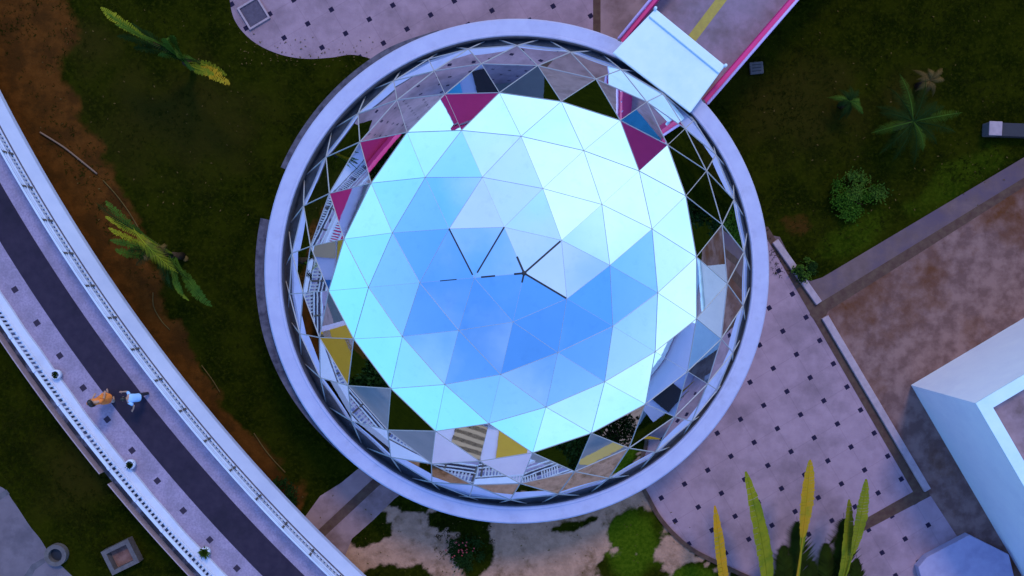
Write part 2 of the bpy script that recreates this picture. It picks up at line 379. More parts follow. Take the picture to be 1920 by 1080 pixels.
    bp = t.nodes.new('ShaderNodeBump'); bp.inputs['Strength'].default_value = .6; bp.inputs['Distance'].default_value = .06; t.links.new(bn, bp.inputs['Height']); t.links.new(bp.outputs[0], b.inputs['Normal'])
    me.materials.append(M); o = bpy.data.objects.new('ground', me); C.objects.link(o); return setting(o)
ground()

# ---- paved surfaces
GA = math.atan2(*(lambda d: (d.y, d.x))(at(1649, 928) - at(1467.5, 620)))   # direction of the tile grid
GP = 1.055
def sheet(name, px, z, m_, dense=1):
    b = MB(); b.sheet(P2(px, z), z); return setting(b.build(name, m_))
o1 = at(1519, 708); o2 = at(603.8, 89.2)
dotted(X['paving_south'], (o1.x, o1.y), GA, GP, .128, (.018, .012, .035))
dotted(X['paving'], (o2.x, o2.y), GA, GP, .128, (.018, .012, .035))
def spline(pts, n=8):
    o = []
    for i in range(len(pts) - 1):
        p0 = Vector(pts[max(i - 1, 0)]); p1 = Vector(pts[i]); p2 = Vector(pts[i + 1]); p3 = Vector(pts[min(i + 2, len(pts) - 1)])
        for k in range(n):
            t = k / n; o.append(tuple(.5 * ((2 * p1) + (p2 - p0) * t + (2 * p0 - 5 * p1 + 4 * p2 - p3) * t * t + (3 * p1 - p0 - 3 * p2 + p3) * t ** 3)))
    o.append(tuple(pts[-1])); return o
nw_edge = spline([(428, -60), (432, 10), (446, 48), (478, 80), (522, 101), (570, 110), (620, 108), (665, 103), (720, 120), (800, 160)])
sheet('plaza_paving', nw_edge + [(1000, 160), (1112, 160), (1112, -1400), (-900, -1400), (-600, -120), (300, -75)], .004, 'paving')
sheet('drain_channel', [(1112, 140), (1126, 140), (1126, -1400), (1112, -1400)], .006, 'drain')
sheet('plaza_apron', [(1126, 140), (1290, 160), (1440, -20), (2300, -1000), (2300, -1400), (1126, -1400)], .004, 'paving_plain')
se_edge = spline([(1150, 830), (1205, 915), (1240, 975), (1290, 1025), (1345, 1055), (1420, 1090), (1500, 1120)])
sheet('plaza_paving', se_edge + [(1560, 1012), (1714, 922), (1437, 440), (1380, 420), (1300, 700)], .004, 'paving_south')
# edging of the curved side of that plaza
b = MB(); e_ = [at(u, v) for u, v in se_edge]
for i in range(len(e_) - 1): b.bar(e_[i] + Vector((0, 0, .03)), e_[i + 1] + Vector((0, 0, .03)), .16, .03, (0, 0, 1))
setting(b.build('kerb', 'drain'))
sheet('drain_channel', [(1425, 425), (1440, 425), (1729, 905), (1745, 930), (1570, 1022), (1560, 1008), (1712, 922)], .010, 'drain')
sheet('drain_channel', [(1522, 574), (1540, 566), (1925, 330), (1990, 290), (2000, 305), (1930, 344), (1553, 583), (1545, 600), (1530, 604), (1518, 590)], .012, 'drain')
sheet('plaza_paving', [(1562, 1017), (1720, 930), (1745, 930), (1830, 1060), (1900, 1250), (1560, 1250), (1450, 1110)], .006, 'paving_south')
sheet('yard', [(1440, 450), (1540, 575), (2400, 40), (2700, 600), (2300, 1500), (1890, 1240), (1742, 925)], .002, 'yard')
sheet('path', [(1462, 444), (1500, 520), (1520, 527), (1542, 520), (1925, 292), (2300, 70), (2330, 100), (1925, 332), (1545, 568), (1535, 575), (1440, 440)], .008, 'path')
def kerb(pxs, w, h, label):
    b = MB(); pts = [at(u, v) for u, v in pxs]
    for i in range(len(pts) - 1):
        p, q = pts[i], pts[i + 1]; d = (q - p).to_2d().normalized(); nn = Vector((-d.y, d.x)) * w / 2
        a, c_ = p.to_2d(), q.to_2d()
        b.prism([tuple(a + nn), tuple(a - nn), tuple(c_ - nn), tuple(c_ + nn)], 0.0, h)
    o = b.build('kerb', 'kerb_stone'); bv = o.modifiers.new('bevel', 'BEVEL'); bv.width = .02; bv.segments = 2
    return setting(o)
kerb([(1452, 452), (1534, 568)], .26, .14, '')
kerb([(1545, 594), (1737, 918)], .28, .14, '')
# path edge stones along the lawn

# south west paving with a drain across it
sheet('path', [(560, 985), (600, 930), (640, 905), (670, 880), (700, 860), (790, 900), (740, 935), (700, 975), (660, 1010), (640, 1060), (600, 1200), (520, 1000)], .004, 'paving_plain')
sheet('drain_channel', [(708, 890), (722, 900), (604, 1010), (590, 1000)], .008, 'drain')
# paved corner at the lower left
sheet('path', spline([(-60, 905), (0, 912), (25, 940), (55, 985), (75, 1010), (95, 1040), (130, 1075), (200, 1140)]) + [(-200, 1300)], .004, mat('paving_grey', (.125, .10, .13), (.16, .13, .165), scale=1.5, rough=.9, c3=(.09, .075, .10), scale3=.8))
sheet('drain_channel', [(-20, 937), (12, 918), (18, 926), (-20, 950)], .008, 'gutter')
sheet('drain_channel', [(45, 1080), (60, 1058), (82, 1046), (86, 1054), (66, 1068), (55, 1090)], .008, 'gutter')

# ================================================================ DOMED BUILDING
S, ZC = 9.0, -0.75
dome_b = thing('domed_building', 'round white building with mirrored geodesic glass dome inside a white ring parapet', 'building')
b = MB(); b.ring([(8.4, 0), (8.4, 2.5), (7.7, 2.5), (7.7, 0)]); b.build('wall', 'white_paint', dome_b)
RI, RO, RZ = 8.23, 8.84, 3.20
RC = (-.08, 0)
b = MB(); b.ring([(RI, 2.5), (RI, RZ - .02), (RI + .02, RZ + .04), (RI + .09, RZ + .04), (RI + .11, RZ), (RO - .06, RZ), (RO, RZ - .07), (RO, 2.5)], n=160, c=RC)
par = b.build('parapet', 'white_paint', dome_b)
b = MB(); b.ring([(RI - .005, 2.4), (RI - .005, RZ - .04), (RI - .02, RZ - .04), (RI - .02, 2.6), (7.0, 2.55), (7.0, 2.4)], c=RC); b.build('gutter', 'gutter', dome_b)
# lower ledge on the west side, and a weathered drip edge on the north west
b = MB(); b.ring([(RO + .002, 2.5), (RO + .002, 2.85), (lambda t: 9.24 - .34 * sm(.35, 1, t), 2.85), (lambda t: 9.24 - .34 * sm(.35, 1, t), 2.5)], 168, 236, 40, RC); b.build('ledge', 'grey_edge', dome_b)
b = MB(); b.ring([(RO + .002, 2.9), (RO + .002, 3.10), (lambda t: RO + .06 + .15 * sm(0, .3, t), 3.06), (lambda t: RO + .06 + .15 * sm(0, .3, t), 2.9)], 108, 156, 30, RC); b.build('drip_edge', 'grey_edge', dome_b)

PSI = R(41.280372663)
def geodesic(v=6):
    t = 2 * math.atan(2 / (1 + 5 ** .5)); V = [Vector((0, 0, 1))]
    for i in range(5): a = R(72 * i); V.append(Vector((math.sin(t) * math.cos(a), math.sin(t) * math.sin(a), math.cos(t))))
    for i in range(5): a = R(72 * i + 36); V.append(Vector((math.sin(t) * math.cos(a), math.sin(t) * math.sin(a), -math.cos(t))))
    F = [(0, 1 + i, 1 + (i + 1) % 5) for i in range(5)] + [(1 + i, 6 + i, 1 + (i + 1) % 5) for i in range(5)] + [(6 + i, 6 + (i + 1) % 5, 1 + (i + 1) % 5) for i in range(5)]
    rz = Matrix.Rotation(PSI, 3, 'Z'); verts = []; key = {}; tris = []
    def idx(p):
        k = tuple(round(c_, 4) for c_ in p)
        if k not in key: key[k] = len(verts); verts.append(p)
        return key[k]
    for a, b_, c_ in F:
        g = lambda i, j: idx(rz @ ((V[a] * (v - i - j) + V[b_] * i + V[c_] * j) / v).normalized())
        for i in range(v):
            for j in range(v - i):
                tris.append((g(i, j), g(i + 1, j), g(i, j + 1)))
                if i + j < v - 1: tris.append((g(i + 1, j), g(i + 1, j + 1), g(i, j + 1)))
    return verts, tris
gv, gt = geodesic()
gv = [p * S + Vector((0, 0, ZC)) for p in gv]
gt = [t for t in gt if max(gv[i].z for i in t) > 2.75]
used = sorted({i for t in gt for i in t}); remap = {i: k for k, i in enumerate(used)}
b = MB(); b.add([gv[i] for i in used], [tuple(remap[i] for i in t) for t in gt])
glass = b.build('glass_dome', 'mirror', dome_b)
edges = {}
for t in gt:
    for k in range(3):
        e = tuple(sorted((t[k], t[(k + 1) % 3]))); edges.setdefault(e, []).append(t)
b = MB(); ctr = Vector((0, 0, ZC)); apex = min(used, key=lambda i: -gv[i].z)
for (i, j) in edges:
    nrm = ((gv[i] + gv[j]) / 2 - ctr).normalized()
    if max(gv[i].z, gv[j].z) < 2.75: continue
    zf = ((gv[i].z + gv[j].z) / 2 - 3.0) / 5.25
    b.bar(gv[i], gv[j], .038 - .031 * max(0, min(1, zf * 1.35)), .014, nrm)
b.build('frame', 'frame_metal', glass)
# open black joints near the crown of the dome
def vnear(u, v):
    best = None
    for i in used:
        d = gv[i] - CAM; x = d.dot(AX_R) / d.dot(AX_F) * 1600 + 960; y = d.dot(AX_D) / d.dot(AX_F) * 1600 + 540
        q = (x - u) ** 2 + (y - v) ** 2
        if best is None or q < best[0]: best = (q, i)
    return gv[best[1]]
b = MB(); A0 = vnear(983, 512); B0 = vnear(889, 519)
for p, q, f0, f1, w in ((A0, vnear(1055, 450), 0, .97, .055), (A0, vnear(1060, 560), 0, .98, .055), (A0, vnear(945, 429), 0, .36, .06), (A0, B0, 0, .2, .06), (A0, vnear(962, 601), 0, .19, .05),
                        (B0, A0, .14, .42, .05), (B0, vnear(846, 435), .06, 1.0, .042), (B0, vnear(945, 429), .1, 1.0, .042), (B0, vnear(797, 525), .32, .62, .03)):
    nrm = ((p + q) / 2 - ctr).normalized(); off = nrm * .006
    b.bar(p.lerp(q, f0) + off, p.lerp(q, f1) + off, w, .016, nrm)
b.lathe([(.075, -.02), (.075, .03), (.03, .04)], A0, 10)
b.build('open_joint', 'black_rubber', glass)

# ================================================================ FOOTBRIDGE with entrance canopy
fb = thing('footbridge', 'footbridge with magenta parapets and a yellow stripe, leading under a white canopy to the dome', 'footbridge', at(1330, 30, 0))
DZ = 2.0
def ext(p, q, z, f): a, c_ = at(*p, z), at(*q, z); return a + (c_ - a) * f
rA, rB = ext((1327, 194), (1495, 0), 3.05, 0), ext((1327, 194), (1495, 0), 3.05, 3.2)
lA, lB = ext((1160, 72), (1219, 0), 3.05, 0), ext((1160, 72), (1219, 0), 3.05, 7.0)
dirb = (rB - rA).to_2d().normalized(); nb_ = Vector((-dirb.y, dirb.x))
b = MB(); dk = [at(1190, 150, DZ).to_2d(), at(1300, 215, DZ).to_2d()]
b.prism([tuple(lA.to_2d() - dirb * 1.2), tuple(lB.to_2d()), tuple(rB.to_2d()), tuple(rA.to_2d() - dirb * .2)], DZ - .35, DZ)
b.build('deck', 'bridge_deck', fb)
def parapet(a, c_, side_):
    a2, c2 = a.to_2d(), c_.to_2d(); ii = nb_ * side_
    b = MB(); b.prism([tuple(a2 - ii * .04), tuple(a2 + ii * .20), tuple(c2 + ii * .20), tuple(c2 - ii * .04)], DZ - .5, 2.95)
    o = b.build('parapet', 'magenta', fb); bv = o.modifiers.new('bevel', 'BEVEL'); bv.width = .015
    b = MB(); b.tube([(a2.x, a2.y, 3.04), (c2.x, c2.y, 3.04)], .052, 10)
    L_ = (c2 - a2).length; k = 0.0
    while k < L_:
        p = a2 + dirb * k; b.tube([(p.x, p.y, 2.94), (p.x, p.y, 3.03)], .03, 6); k += 1.4
    b.build('handrail', 'pink_tube', o, smooth=True)
parapet(rA, rB, 1); parapet(lA, lB, -1)
b = MB(); s0, s1 = at(1302, 66, DZ), at(1352, 0, DZ); s1 = s0 + (s1 - s0) * 4; d_ = (s1 - s0).to_2d().normalized(); n_ = Vector((-d_.y, d_.x)) * .17
s0 = s0 - (s1 - s0).normalized() * .6
b.sheet([tuple(s0.to_2d() + n_), tuple(s0.to_2d() - n_), tuple(s1.to_2d() - n_), tuple(s1.to_2d() + n_)], DZ + .005); b.build('stripe', 'yellow_paint', fb)
CZ = 3.62
cq = [at(u, v, CZ).to_2d() for u, v in ((1149, 99), (1228, 17), (1359, 124), (1295, 211))]
b = MB(); b.prism([tuple(p) for p in cq], CZ - .14, CZ); canopy = b.build('canopy', 'canopy_white', fb)
bv = canopy.modifiers.new('bevel', 'BEVEL'); bv.width = .03; bv.segments = 2
b = MB(); e0, e1 = cq[1], cq[2]; ed = (e1 - e0).normalized(); en = Vector((ed.y, -ed.x))
if en.dot(cq[0] - cq[1]) < 0: en = -en
b.prism([tuple(e0), tuple(e1), tuple(e1 + en * .34), tuple(e0 + en * .34)], CZ + .002, CZ + .07)
for p in (e0, e1): b.lathe([(.06, 0), (.06, .16), (.02, .18)], (p.x, p.y, CZ), 10)
o = b.build('edge_upstand', 'canopy_white', canopy); bv = o.modifiers.new('bevel', 'BEVEL'); bv.width = .02
for p in (cq[0].lerp(cq[2], .12), cq[1].lerp(cq[3], .12), cq[2].lerp(cq[0], .12), cq[3].lerp(cq[1], .12)): b = MB(); b.tube([(p.x, p.y, DZ), (p.x, p.y, CZ - .14)], .05, 8); b.build('column', 'frame_metal', canopy)
for px in ((1153, 87), (1310, 200)):
    p = at(*px, 3.0); b = MB(); b.box((p.x, p.y, 2.75), (.5, .12, .85), math.atan2(dirb.y, dirb.x)); b.build('end_post', 'concrete_grey', fb)

# ================================================================ ELEVATED WALKWAY (curved about one centre)
WC = (38.0, 35.0); WA0, WA1 = -166.0, -122.0; WN = 120; WZ = 1.7
wp = lambda r, a, z: (WC[0] + r * math.cos(R(a)), WC[1] + r * math.sin(R(a)), z)
wk = thing('elevated_walkway', 'curved raised concrete walkway with a dark central strip between white railings', 'walkway', wp(65.6, -144, 0))
def sweep(name, prof, m_, parent, a0=WA0, a1=WA1, n=WN, smooth=False):
    b = MB(); b.ring(prof, a0, a1, n, WC); return b.build(name, m_, parent, smooth)
SETT0, SETTP, SETTR = -147.71, 1.243, 66.68
def curved_setts(M):
    """one row of dark square setts let into the deck along its curve"""
    t = M.node_tree; o, b = color_socket(M); co = t.nodes.new('ShaderNodeTexCoord'); s = t.nodes.new('ShaderNodeSeparateXYZ'); t.links.new(co.outputs['Object'], s.inputs[0])
    def MT(op, a, bb=None):
        n = t.nodes.new('ShaderNodeMath'); n.operation = op
        for i, xx in enumerate((a, bb)):
            if xx is None: continue
            if isinstance(xx, (int, float)): n.inputs[i].default_value = xx
            else: t.links.new(xx, n.inputs[i])
        return n.outputs[0]
    dx, dy = MT('SUBTRACT', s.outputs[0], WC[0]), MT('SUBTRACT', s.outputs[1], WC[1])
    r = MT('SQRT', MT('ADD', MT('MULTIPLY', dx, dx), MT('MULTIPLY', dy, dy))); a = MT('ARCTAN2', dy, dx)
    u = MT('DIVIDE', MT('SUBTRACT', a, R(SETT0)), R(SETTP)); f = MT('ABSOLUTE', MT('SUBTRACT', MT('FRACT', MT('ADD', u, 40.5)), .5))
    m1 = MT('LESS_THAN', MT('MULTIPLY', f, R(SETTP) * SETTR), .105); m2 = MT('LESS_THAN', MT('ABSOLUTE', MT('SUBTRACT', r, SETTR)), .105)
    x = t.nodes.new('ShaderNodeMix'); x.data_type = 'RGBA'; x.inputs[7].default_value = (.04, .028, .05, 1); t.links.new(MT('MULTIPLY', m1, m2), x.inputs[0]); t.links.new(o, x.inputs[6]); t.links.new(x.outputs[2], b.inputs['Base Color'])
curved_setts(X['deck_concrete'])
deck = sweep('deck', [(64.14, 1.3), (64.14, WZ), (67.2, WZ), (67.2, 1.3)], 'deck_concrete', wk)
b = MB()
for i in range(WN):
    a, c_ = WA0 + (WA1 - WA0) * i / WN, WA0 + (WA1 - WA0) * (i + 1) / WN
    b.add([wp(65.105, a, WZ + .005), wp(66.20, a, WZ + .005), wp(66.20, c_, WZ + .005), wp(65.105, c_, WZ + .005)], [(0, 1, 2, 3)])
b.build('dark_strip', 'dark_strip', deck)
fas = sweep('fascia', [(63.78, 1.05), (63.78, 1.3), (64.05, WZ + .08), (64.16, WZ + .08), (64.16, 1.05)], 'blue_white', wk)
sweep('coping', [(64.06, WZ + .082), (64.06, WZ + .10), (64.24, WZ + .10), (64.24, WZ + .082)], 'groove', fas)
k = WA0 + 3
while k < WA1:
    p = wp(65.2, k, 0); b = MB(); b.tube([(p[0], p[1], 0), (p[0], p[1], 1.3)], .28, 12); b.build('pier', 'concrete_grey', wk); k += 6.5
# railing: pipes, balusters and posts
def railing(r, z0, base, slat_h, rails, slat_w, postr):
    rl = MB()
    for z, w, h in rails: rl.ring([(r - w, z - h), (r - w, z + h), (r + w, z + h), (r + w, z - h)], WA0, WA1, WN, WC)
    pg = 1.241; nxt = -151.38 - pg * 11; posts = []
    while nxt < WA1 - pg: posts.append(nxt); nxt += pg
    for pa in posts:
        gap = pg / (7 + 1.35)
        for s_ in range(7):
            a = pa + gap * (s_ + 1.15); p = wp(r, a, 0); rl.box((p[0], p[1], z0 + slat_h / 2), (.02, slat_w, slat_h), R(a))
    ro = rl.build('railing', 'clean_white', wk)
    for pa in posts:
        if not (-158 < pa < -128): continue
        p = wp(r, pa, 0); pm = MB(); pm.box((p[0], p[1], (z0 + base) / 2), (.055, .075, base - z0), R(pa)); pm.box((p[0], p[1], base + .012), (.10, .12, .02), R(pa))
        pm.build('post', 'concrete_grey' if postr else 'clean_white', ro)
railing(64.13, WZ + .10, WZ + .87, .42, [(WZ + .13, .03, .02), (WZ + .54, .035, .02), (WZ + .69, .022, .02), (WZ + .87, .035, .025), (WZ + .36, .006, .008)], .075, 1)
# west side: wide white kerb, dense balustrade, outer gutter with a thin lip
def wav(t): return 67.12 + .009 * math.sin(t * 173) + .014 * math.sin(t * 61 + 1)
sweep('kerb', [(wav, WZ - .05), (wav, WZ + .12), (67.50, WZ + .12), (67.50, WZ - .05)], 'clean_white', wk, n=240)
railing(67.42, WZ + .12, WZ + .68, .50, [(WZ + .15, .03, .02), (WZ + .64, .055, .03)], .085, 0)
og = sweep('outer_gutter', [(67.5, 1.3), (67.5, 1.4), (68.12, 1.4), (68.12, 1.3)], mat('stained_gutter', (.03, .025, .04), (.045, .04, .055), scale=2, rough=.8, c3=(.22, .19, .26), scale3=1.1, c3r=(.5, .62)), wk)
b = MB()
for a0, a1 in ((WA0, -153.2), (-153.0, -141.55), (-141.15, WA1)): b.ring([(68.12, 1.3), (68.12, 1.72), (68.16, 1.72), (68.16, 1.3)], a0, a1, 60, WC)
b.build('lip', 'kerb_stone', og)

# planters beside the kerb
def planter(px, label, green):
    p = at(*px, WZ + .15); t = thing('planter', label, 'planter', (p.x, p.y, WZ), 'planters along the walkway kerb', True)
    b = MB(); b.lathe([(.10, 0), (.17, .10), (.19, .24), (.16, .30), (.13, .30), (.13, .22)], (0, 0, 0), 14); b.build('pot', 'clean_white', t, True)
    b = MB(); rg = random.Random(px[0])
    for i in range(int(40 + 110 * green)):
        a = rg.uniform(0, 6.28); el_ = rg.uniform(.2, 1.4); l_ = rg.uniform(.08, .10 + .20 * green); d = Vector((math.cos(a) * math.cos(el_), math.sin(a) * math.cos(el_), math.sin(el_)))
        o_ = Vector((rg.uniform(-.07, .07), rg.uniform(-.07, .07), .26)); w = d.cross(Vector((0, 0, 1))).normalized() * rg.uniform(.018, .035)
        b.add([o_, o_ + d * l_ * .5 + w, o_ + d * l_, o_ + d * l_ * .5 - w], [(0, 1, 2, 3)])
    b.build('plant', 'leaf_green' if green > .3 else 'leaf_dark', t, fix=False)
planter((107, 702), 'white pot with the smallest plant, by the white kerb left of the two people', .12)
planter((246, 870), 'white pot with a sparse plant on the walkway kerb below the two people', .3)
planter((386, 1034), 'planter with a bushy green plant by the white kerb near the bottom edge', 1.0)

# ================================================================ PEOPLE
def skin(name, chains, m_, parent, sub=2):
    """one continuous body grown with a Skin modifier; chains = lists of (x, y, z, radius), first points may coincide with earlier joints"""
    vs, es, rs, key = [], [], [], {}
    for ch in chains:
        prev = None
        for x, y, z, r in ch:
            k = (round(x, 3), round(y, 3), round(z, 3))
            if k not in key: key[k] = len(vs); vs.append((x, y, z)); rs.append(r)
            i = key[k]
            if prev is not None and prev != i: es.append((prev, i))
            prev = i
    me = bpy.data.meshes.new(name); me.from_pydata(vs, es, []); o = bpy.data.objects.new(name, me); C.objects.link(o)
    mo = o.modifiers.new('skin', 'SKIN'); mo.use_smooth_shade = True
    for i, r in enumerate(rs):
        sv = me.skin_vertices[0].data[i]; rr = r if isinstance(r, tuple) else (r, r); sv.radius = rr
    me.skin_vertices[0].data[0].use_root = True
    if sub: sb = o.modifiers.new('subsurf', 'SUBSURF'); sb.levels = sub; sb.render_levels = sub
    me.materials.append(X[m_]); o.parent = parent; return o
def hand(wr, d, side_, up):
    """five separate bent fingers rooted in the palm; wr wrist, d direction"""
    wr, d, side_ = Vector(wr), Vector(d).normalized(), Vector(side_).normalized(); dn = d.cross(side_).normalized()
    ch = []; palm = wr + d * .05
    for k, l_ in ((-1.5, .062), (-.5, .076), (.5, .080), (1.5, .070)):
        k0 = palm + side_ * (k * .019) + d * .035; k1 = k0 + d * l_ * .5 + dn * .006; k2 = k0 + d * l_ * .9 + dn * .024
        ch.append([(*palm, (.022, .03)), (*k0, .011), (*k1, .0095), (*k2, .008)])
    t0 = wr + d * .03 + side_ * .035; t1 = t0 + d * .03 + side_ * .025
    ch.append([(*palm, (.022, .03)), (*t0, .013), (*t1, .010), (*(t1 + d * .025 + dn * .01), .0085)])
    return ch, palm
def head(parent, c, fwd, hairlen):
    c = Vector(c); f = Vector(fwd).normalized(); sd_ = f.cross(Vector((0, 0, 1))).normalized(); up = sd_.cross(f)
    b = MB()
    for rr in range(9):
        th = math.pi * (rr + .0) / 8
        for k in range(16):
            ph = 2 * math.pi * k / 16; x, y, z = math.sin(th) * math.cos(ph), math.sin(th) * math.sin(ph), math.cos(th)
            sc = 1.0 if z > 0 else 1 - .22 * z * z; q = c + f * (x * .098 * sc + (.012 if z < -.2 and x > 0 else 0)) + sd_ * (y * .078 * sc) + up * (z * .122)
            b.v.append(tuple(q))
    for rr in range(8):
        for k in range(16): b.f.append((rr * 16 + k, rr * 16 + (k + 1) % 16, (rr + 1) * 16 + (k + 1) % 16, (rr + 1) * 16 + k))
    h = b.build('head', 'skin', parent, True)
    n_ = MB(); n_.tube([c + f * .094 + up * .02, c + f * .125 - up * .022, c + f * .098 - up * .03], [.010, .016, .010], 6); n_.build('nose', 'skin', h, True)
    for s_ in (-1, 1):
        e = MB(); e.lathe([(.002, -.012), (.011, 0), (.002, .012)], c + f * .092 + sd_ * (s_ * .032) + up * .022, 8); e.build('eye', 'hair', h, True)
        e = MB(); q = c + sd_ * (s_ * .082); e.tube([q + up * .03, q + up * .01 + sd_ * (s_ * .014), q - up * .03], [.012, .016, .010], 6); e.build('ear', 'skin', h, True)
    mt_ = MB(); q = c + f * .098 - up * .06; mt_.tube([q - sd_ * .024, q + f * .008, q + sd_ * .024], [.006, .009, .006], 6); mt_.build('mouth', 'orange_cloth', h, True)
    hb = MB()
    for rr in range(7):
        th = math.pi * .62 * rr / 6
        for k in range(18):
            ph = 2 * math.pi * k / 18; x, y, z = math.sin(th) * math.cos(ph), math.sin(th) * math.sin(ph), math.cos(th)
            if x > .35 and z < .42: z = .42 + (z - .42) * .12
            hb.v.append(tuple(c + f * (x * .112 - .012) + sd_ * (y * .094) + up * (z * .140 + .004)))
    for rr in range(6):
        for k in range(18): hb.f.append((rr * 18 + k, rr * 18 + (k + 1) % 18, (rr + 1) * 18 + (k + 1) % 18, (rr + 1) * 18 + k))
    if hairlen:
        hb.tube([c - f * .09 + up * .04, c - f * .125 - up * .05, c - f * .13 - up * (.1 + hairlen * .5), c - f * .11 - up * (.1 + hairlen)], [.05, .06, .05, .02], 8)
    hb.build('hair', 'hair', parent, True)
def person(loc, yaw, label, kind):
    t = thing('person', label, 'person', loc, None, True); t.rotation_euler = (0, 0, yaw)
    if kind == 'orange':   # standing, hands low, long tunic, pale trousers
        pel = (0, 0, .86, (.12, .15)); ch = [[pel, (.0, 0, 1.02, (.10, .13)), (.01, 0, 1.20, (.11, .155)), (.01, 0, 1.34, (.10, .15)), (.02, 0, 1.42, .055), (.03, 0, 1.50, .05)]]
        hands = []
        for s_ in (-1, 1):
            ch.append([(.01, 0, 1.34, (.10, .15)), (.0, s_ * .175, 1.36, .058), (.02, s_ * .225, 1.10, .044), (.16, s_ * .20, .90, .032), (.185, s_ * .195, .87, .026)])
            hc, pm = hand((.185, s_ * .195, .87), (.7, -s_ * .1, -.7), (0, -s_, 0), 0); ch.append([(.185, s_ * .195, .87, .026), (*pm, (.022, .03))]); ch += hc
            fx = .16 * s_
            ch.append([pel, (.02, s_ * .085, .80, .095), (.05 + fx * .6, s_ * .085, .46, .062), (.0 + fx, s_ * .085, .09, .04), (.05 + fx, s_ * .085, .035, .035), (.17 + fx, s_ * .09, .03, .032)])
        skin('body', ch, 'skin', t)
        b = MB(); 
        prof = [(1.40, .065, .085), (1.37, .085, .19), (1.28, .125, .205), (1.12, .125, .185), (1.0, .118, .165), (.86, .15, .20), (.68, .185, .23), (.50, .225, .265)]
        n = 20
        for z, rx, ry in prof:
            for k in range(n):
                a = 2 * math.pi * k / n; fl = 1 + .06 * math.sin(a * 5 + z * 3) * (1.4 - z) ; b.v.append((rx * math.cos(a) * fl + .01, ry * math.sin(a) * fl, z))
        for r_ in range(len(prof) - 1):
            for k in range(n): b.f.append((r_ * n + k, r_ * n + (k + 1) % n, (r_ + 1) * n + (k + 1) % n, (r_ + 1) * n + k))
        b.build('tunic', 'orange_cloth', t, True)
        for s_ in (-1, 1):
            fx = .16 * s_; b = MB(); b.tube([(.0, s_ * .178, 1.37), (.008, s_ * .205, 1.24), (.02, s_ * .228, 1.10)], [.074, .068, .06], 10); b.build('sleeve', 'orange_cloth', t, True)
            b = MB(); b.tube([(.02, s_ * .085, .78), (.05 + fx * .6, s_ * .085, .46), (fx, s_ * .085, .10)], [.11, .085, .065], 10); b.build('trouser_leg', 'pale_cloth', t, True)
        head(t, (.045, 0, 1.60), (1, 0, -.05), .28)
    else:                  # leaning forward in a stride, one arm thrust ahead, one hanging behind
        pel = (0, 0, .84, (.11, .14)); ch = [[pel, (.06, 0, .98, (.10, .14)), (.16, 0, 1.14, (.11, .165)), (.25, 0, 1.25, (.10, .16)), (.31, 0, 1.31, .058), (.36, 0, 1.36, .05)]]
        sh = (.25, 0, 1.25, (.10, .16))
        # right arm forward
        ch.append([sh, (.25, -.19, 1.25, .058), (.40, -.27, 1.08, .044), (.60, -.24, 1.02, .034), (.63, -.235, 1.01, .028)])
        hc, pm = hand((.63, -.235, 1.01), (1, .1, -.1), (0, 1, 0), 0); ch.append([(.63, -.235, 1.01, .028), (*pm, (.022, .03))]); ch += hc
        ch.append([sh, (.24, .19, 1.25, .058), (.06, .33, 1.10, .044), (.14, .53, .96, .034), (.16, .56, .945, .028)])
        hc, pm = hand((.16, .56, .945), (.55, .7, -.45), (.7, -.6, 0), 0); ch.append([(.16, .56, .945, .028), (*pm, (.022, .03))]); ch += hc
        for s_, fx in ((-1, -.12), (1, .14)):
            ch.append([pel, (.0, s_ * .085, .78, .098), (.04 + fx * .55, s_ * .085, .45, .064), (fx, s_ * .085, .10, .042), (fx + .04, s_ * .085, .04, .036), (fx + .17, s_ * .09, .03, .032)])
        skin('body', ch, 'skin', t)
        spine = [(-.03, .80), (.02, .92), (.08, 1.04), (.17, 1.17), (.26, 1.275), (.295, 1.31)]; rad = [(.15, .19), (.14, .185), (.14, .19), (.145, .21), (.12, .195), (.07, .09)]
        b = MB(); n = 20
        for (x, z), (rx, ry) in zip(spine, rad):
            for k in range(n):
                a = 2 * math.pi * k / n; b.v.append((x + rx * math.cos(a) * .86, ry * math.sin(a) * (1 + .03 * math.sin(4 * a + z * 9)), z - rx * math.cos(a) * .52))
        for r_ in range(len(spine) - 1):
            for k in range(n): b.f.append((r_ * n + k, r_ * n + (k + 1) % n, (r_ + 1) * n + (k + 1) % n, (r_ + 1) * n + k))
        b.build('shirt', 'blue_cloth', t, True)
        b = MB(); b.tube([(.24, -.17, 1.26), (.31, -.225, 1.17), (.36, -.25, 1.12)], [.078, .07, .066], 10); b.build('sleeve', 'blue_cloth', t, True)
        b = MB(); b.tube([(.23, .17, 1.26), (.14, .255, 1.175), (.10, .29, 1.14)], [.078, .07, .066], 10); b.build('sleeve', 'blue_cloth', t, True)
        for s_, fx in ((-1, -.12), (1, .14)):
            b = MB(); b.tube([(0, s_ * .085, .86), (.0, s_ * .085, .74), (.04 + fx * .55, s_ * .085, .45), (fx, s_ * .085, .10)], [.13, .115, .085, .066], 10); b.build('trouser_leg', 'dark_cloth', t, True)
        head(t, (.42, 0, 1.43), (1, 0, -.35), 0)
    return t
p = at(209, 744, WZ); person((p.x, p.y, WZ + .006), R(100), 'person in a long orange tunic and pale trousers standing on the walkway', 'orange')
p = at(274, 740, WZ); bp = person((p.x, p.y, WZ + .006), R(176), 'shorter person in a light blue shirt leaning forward on the dark strip, arms out', 'blue'); bp.scale = (.80, .80, .80)

